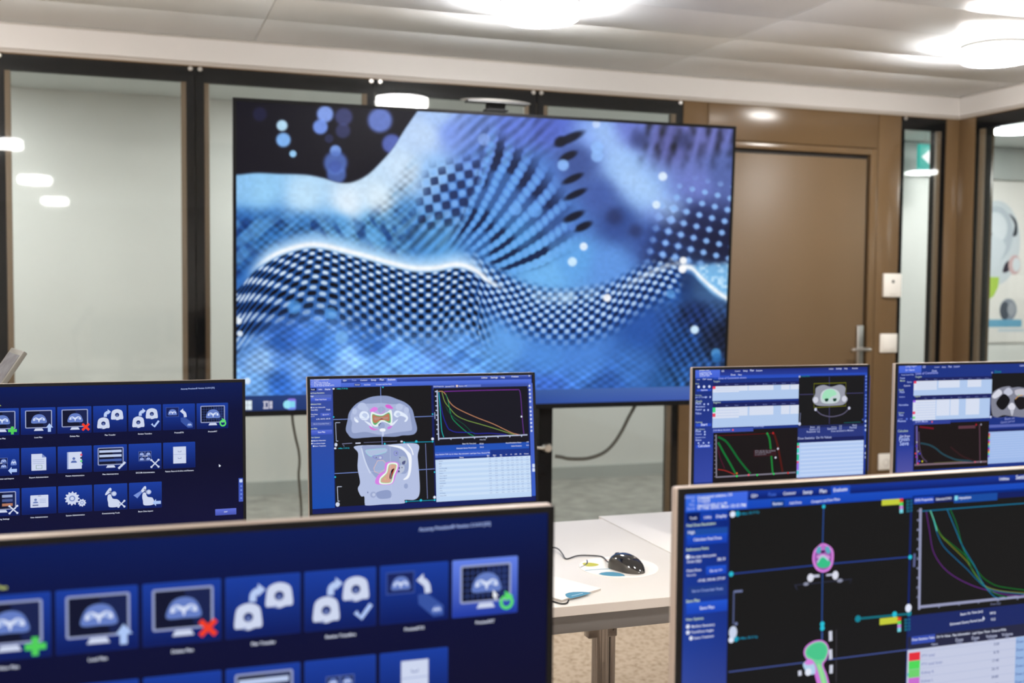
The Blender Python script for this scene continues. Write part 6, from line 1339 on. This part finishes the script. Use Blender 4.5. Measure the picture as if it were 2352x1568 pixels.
boxpart('cover_plate', 'white', e, (x0, YB - 0.012, z0), (x1, YB, z1), 0.005)
b = MB(); b.lathe(((x0 + x1) / 2, YB - 0.0118, (z0 + z1) / 2 - 0.004), [(0.020, 0), (0.020, -0.0015), (0.017, -0.0015), (0.016, 0.0)], 1, 24); b.build('socket_ring', 'edge', e, True)
# exit sign hanging in the corridor
YE = 6.90
ex0, ez1 = on_y(2112, 360, YE)[0], on_y(2127, 331, YE)[2]; ez0 = on_y(2127, 390, YE)[2]; ex1 = ex0 + 0.36
es = empty('exit_sign', ((ex0 + ex1) / 2, YE, ez0)); tag(es, 'green exit sign with a white arrow hanging in the corridor behind the narrow pane', 'sign')
boxpart('sign_box', 'green', es, (ex0, YE, ez0), (ex1, YE + 0.03, ez1), 0.002)
az, ah, axx = (ez0 + ez1) / 2, (ez1 - ez0), on_y(2117, 362, YE)[0]
aw = on_y(2139, 362, YE)[0] - axx
b = MB(); b.obox([(axx, YE - 0.002, az), (axx + aw, YE - 0.002, az + ah * 0.34), (axx + aw, YE - 0.002, az + ah * 0.12), (axx + aw + 0.06, YE - 0.002, az + ah * 0.12), (axx + aw + 0.06, YE - 0.002, az - ah * 0.12), (axx + aw, YE - 0.002, az - ah * 0.12), (axx + aw, YE - 0.002, az - ah * 0.34)], (0, 0.003, 0)); b.build('arrow', 'signwhite', es)
b = MB()
for q_ in (0.06, 0.30): b.tube([(ex0 + q_, YE + 0.015, ez1), (ex0 + q_, YE + 0.015, ZH)], 0.004, 8)
b.build('suspension_rods', 'steel', es)
# printed wall panel far right
def py(px_, py_): return on_y(px_, py_, YH - 0.012)
q0, q1 = py(2222, 416), py(2222, 785); X0, Z1, Z0 = q0[0], py(2310, 414)[2], py(2310, 786)[2]
ps = empty('wall_poster', (X0 + 0.7, YH, Z0)); tag(ps, 'large pale wall poster with grey machine photos behind the right-hand pane', 'poster')
boxpart('board', 'paper', ps, (X0, YH - 0.012, Z0), (X0 + 1.4, YH, Z1))
plP = Plane((X0, YH - 0.0125, Z1), (1, 0, 0), (0, 0, -1)); A = Art(plP, lambda p: plP.uv(*p))
h_ = crop(2040, 200, 2.3757)
def disc(p, rx, ry, col, n=36):
    c_ = plP.uv(*p); A.raw([(c_[0] + rx * math.cos(t), c_[1] + ry * math.sin(t)) for t in np.linspace(0, 2 * math.pi, n, endpoint=False)], col)
kx = np.linalg.norm(plP.uv(2330, 600) - plP.uv(2230, 600)) / 100 / 2.3757
disc(h_(590, 850), 132 * kx, 185 * kx, (204, 210, 216)); disc(h_(590, 800), 92 * kx, 120 * kx, (184, 192, 200)); disc(h_(580, 770), 70 * kx, 70 * kx, (214, 219, 224))
A.blob([h_(660, 690), h_(700, 730), h_(705, 800), h_(680, 812), h_(690, 750)], (60, 66, 74)); A.blob([h_(540, 780), h_(570, 800), h_(560, 810), h_(540, 800)], (90, 98, 108)); A.blob([h_(545, 810), h_(640, 860), h_(600, 960), h_(545, 1000)], (206, 212, 218))
A.blob([h_(640, 960), h_(680, 940), h_(660, 1000), h_(625, 1010)], (60, 54, 64)); disc(h_(690, 970), 34 * kx, 44 * kx, (206, 176, 176)); disc(h_(700, 968), 22 * kx, 30 * kx, (214, 220, 226))
A.poly([h_(500, 1036), h_(606, 1036), h_(600, 1090), h_(576, 1140), h_(530, 1172), h_(500, 1178)], (170, 200, 84))
disc(h_(655, 1215), 48 * kx, 50 * kx, (140, 146, 158)); disc(h_(636, 1220), 26 * kx, 40 * kx, (84, 90, 100)); disc(h_(672, 1210), 22 * kx, 30 * kx, (160, 164, 172))
A.rrect(h_(480, 1268), h_(728, 1308), 0.01, (112, 170, 200)); A.rect(h_(600, 1320), h_(740, 1332), (196, 212, 224))
A.build('poster_print', 'print', ps)
# corridor lower wall lining line beside the poster
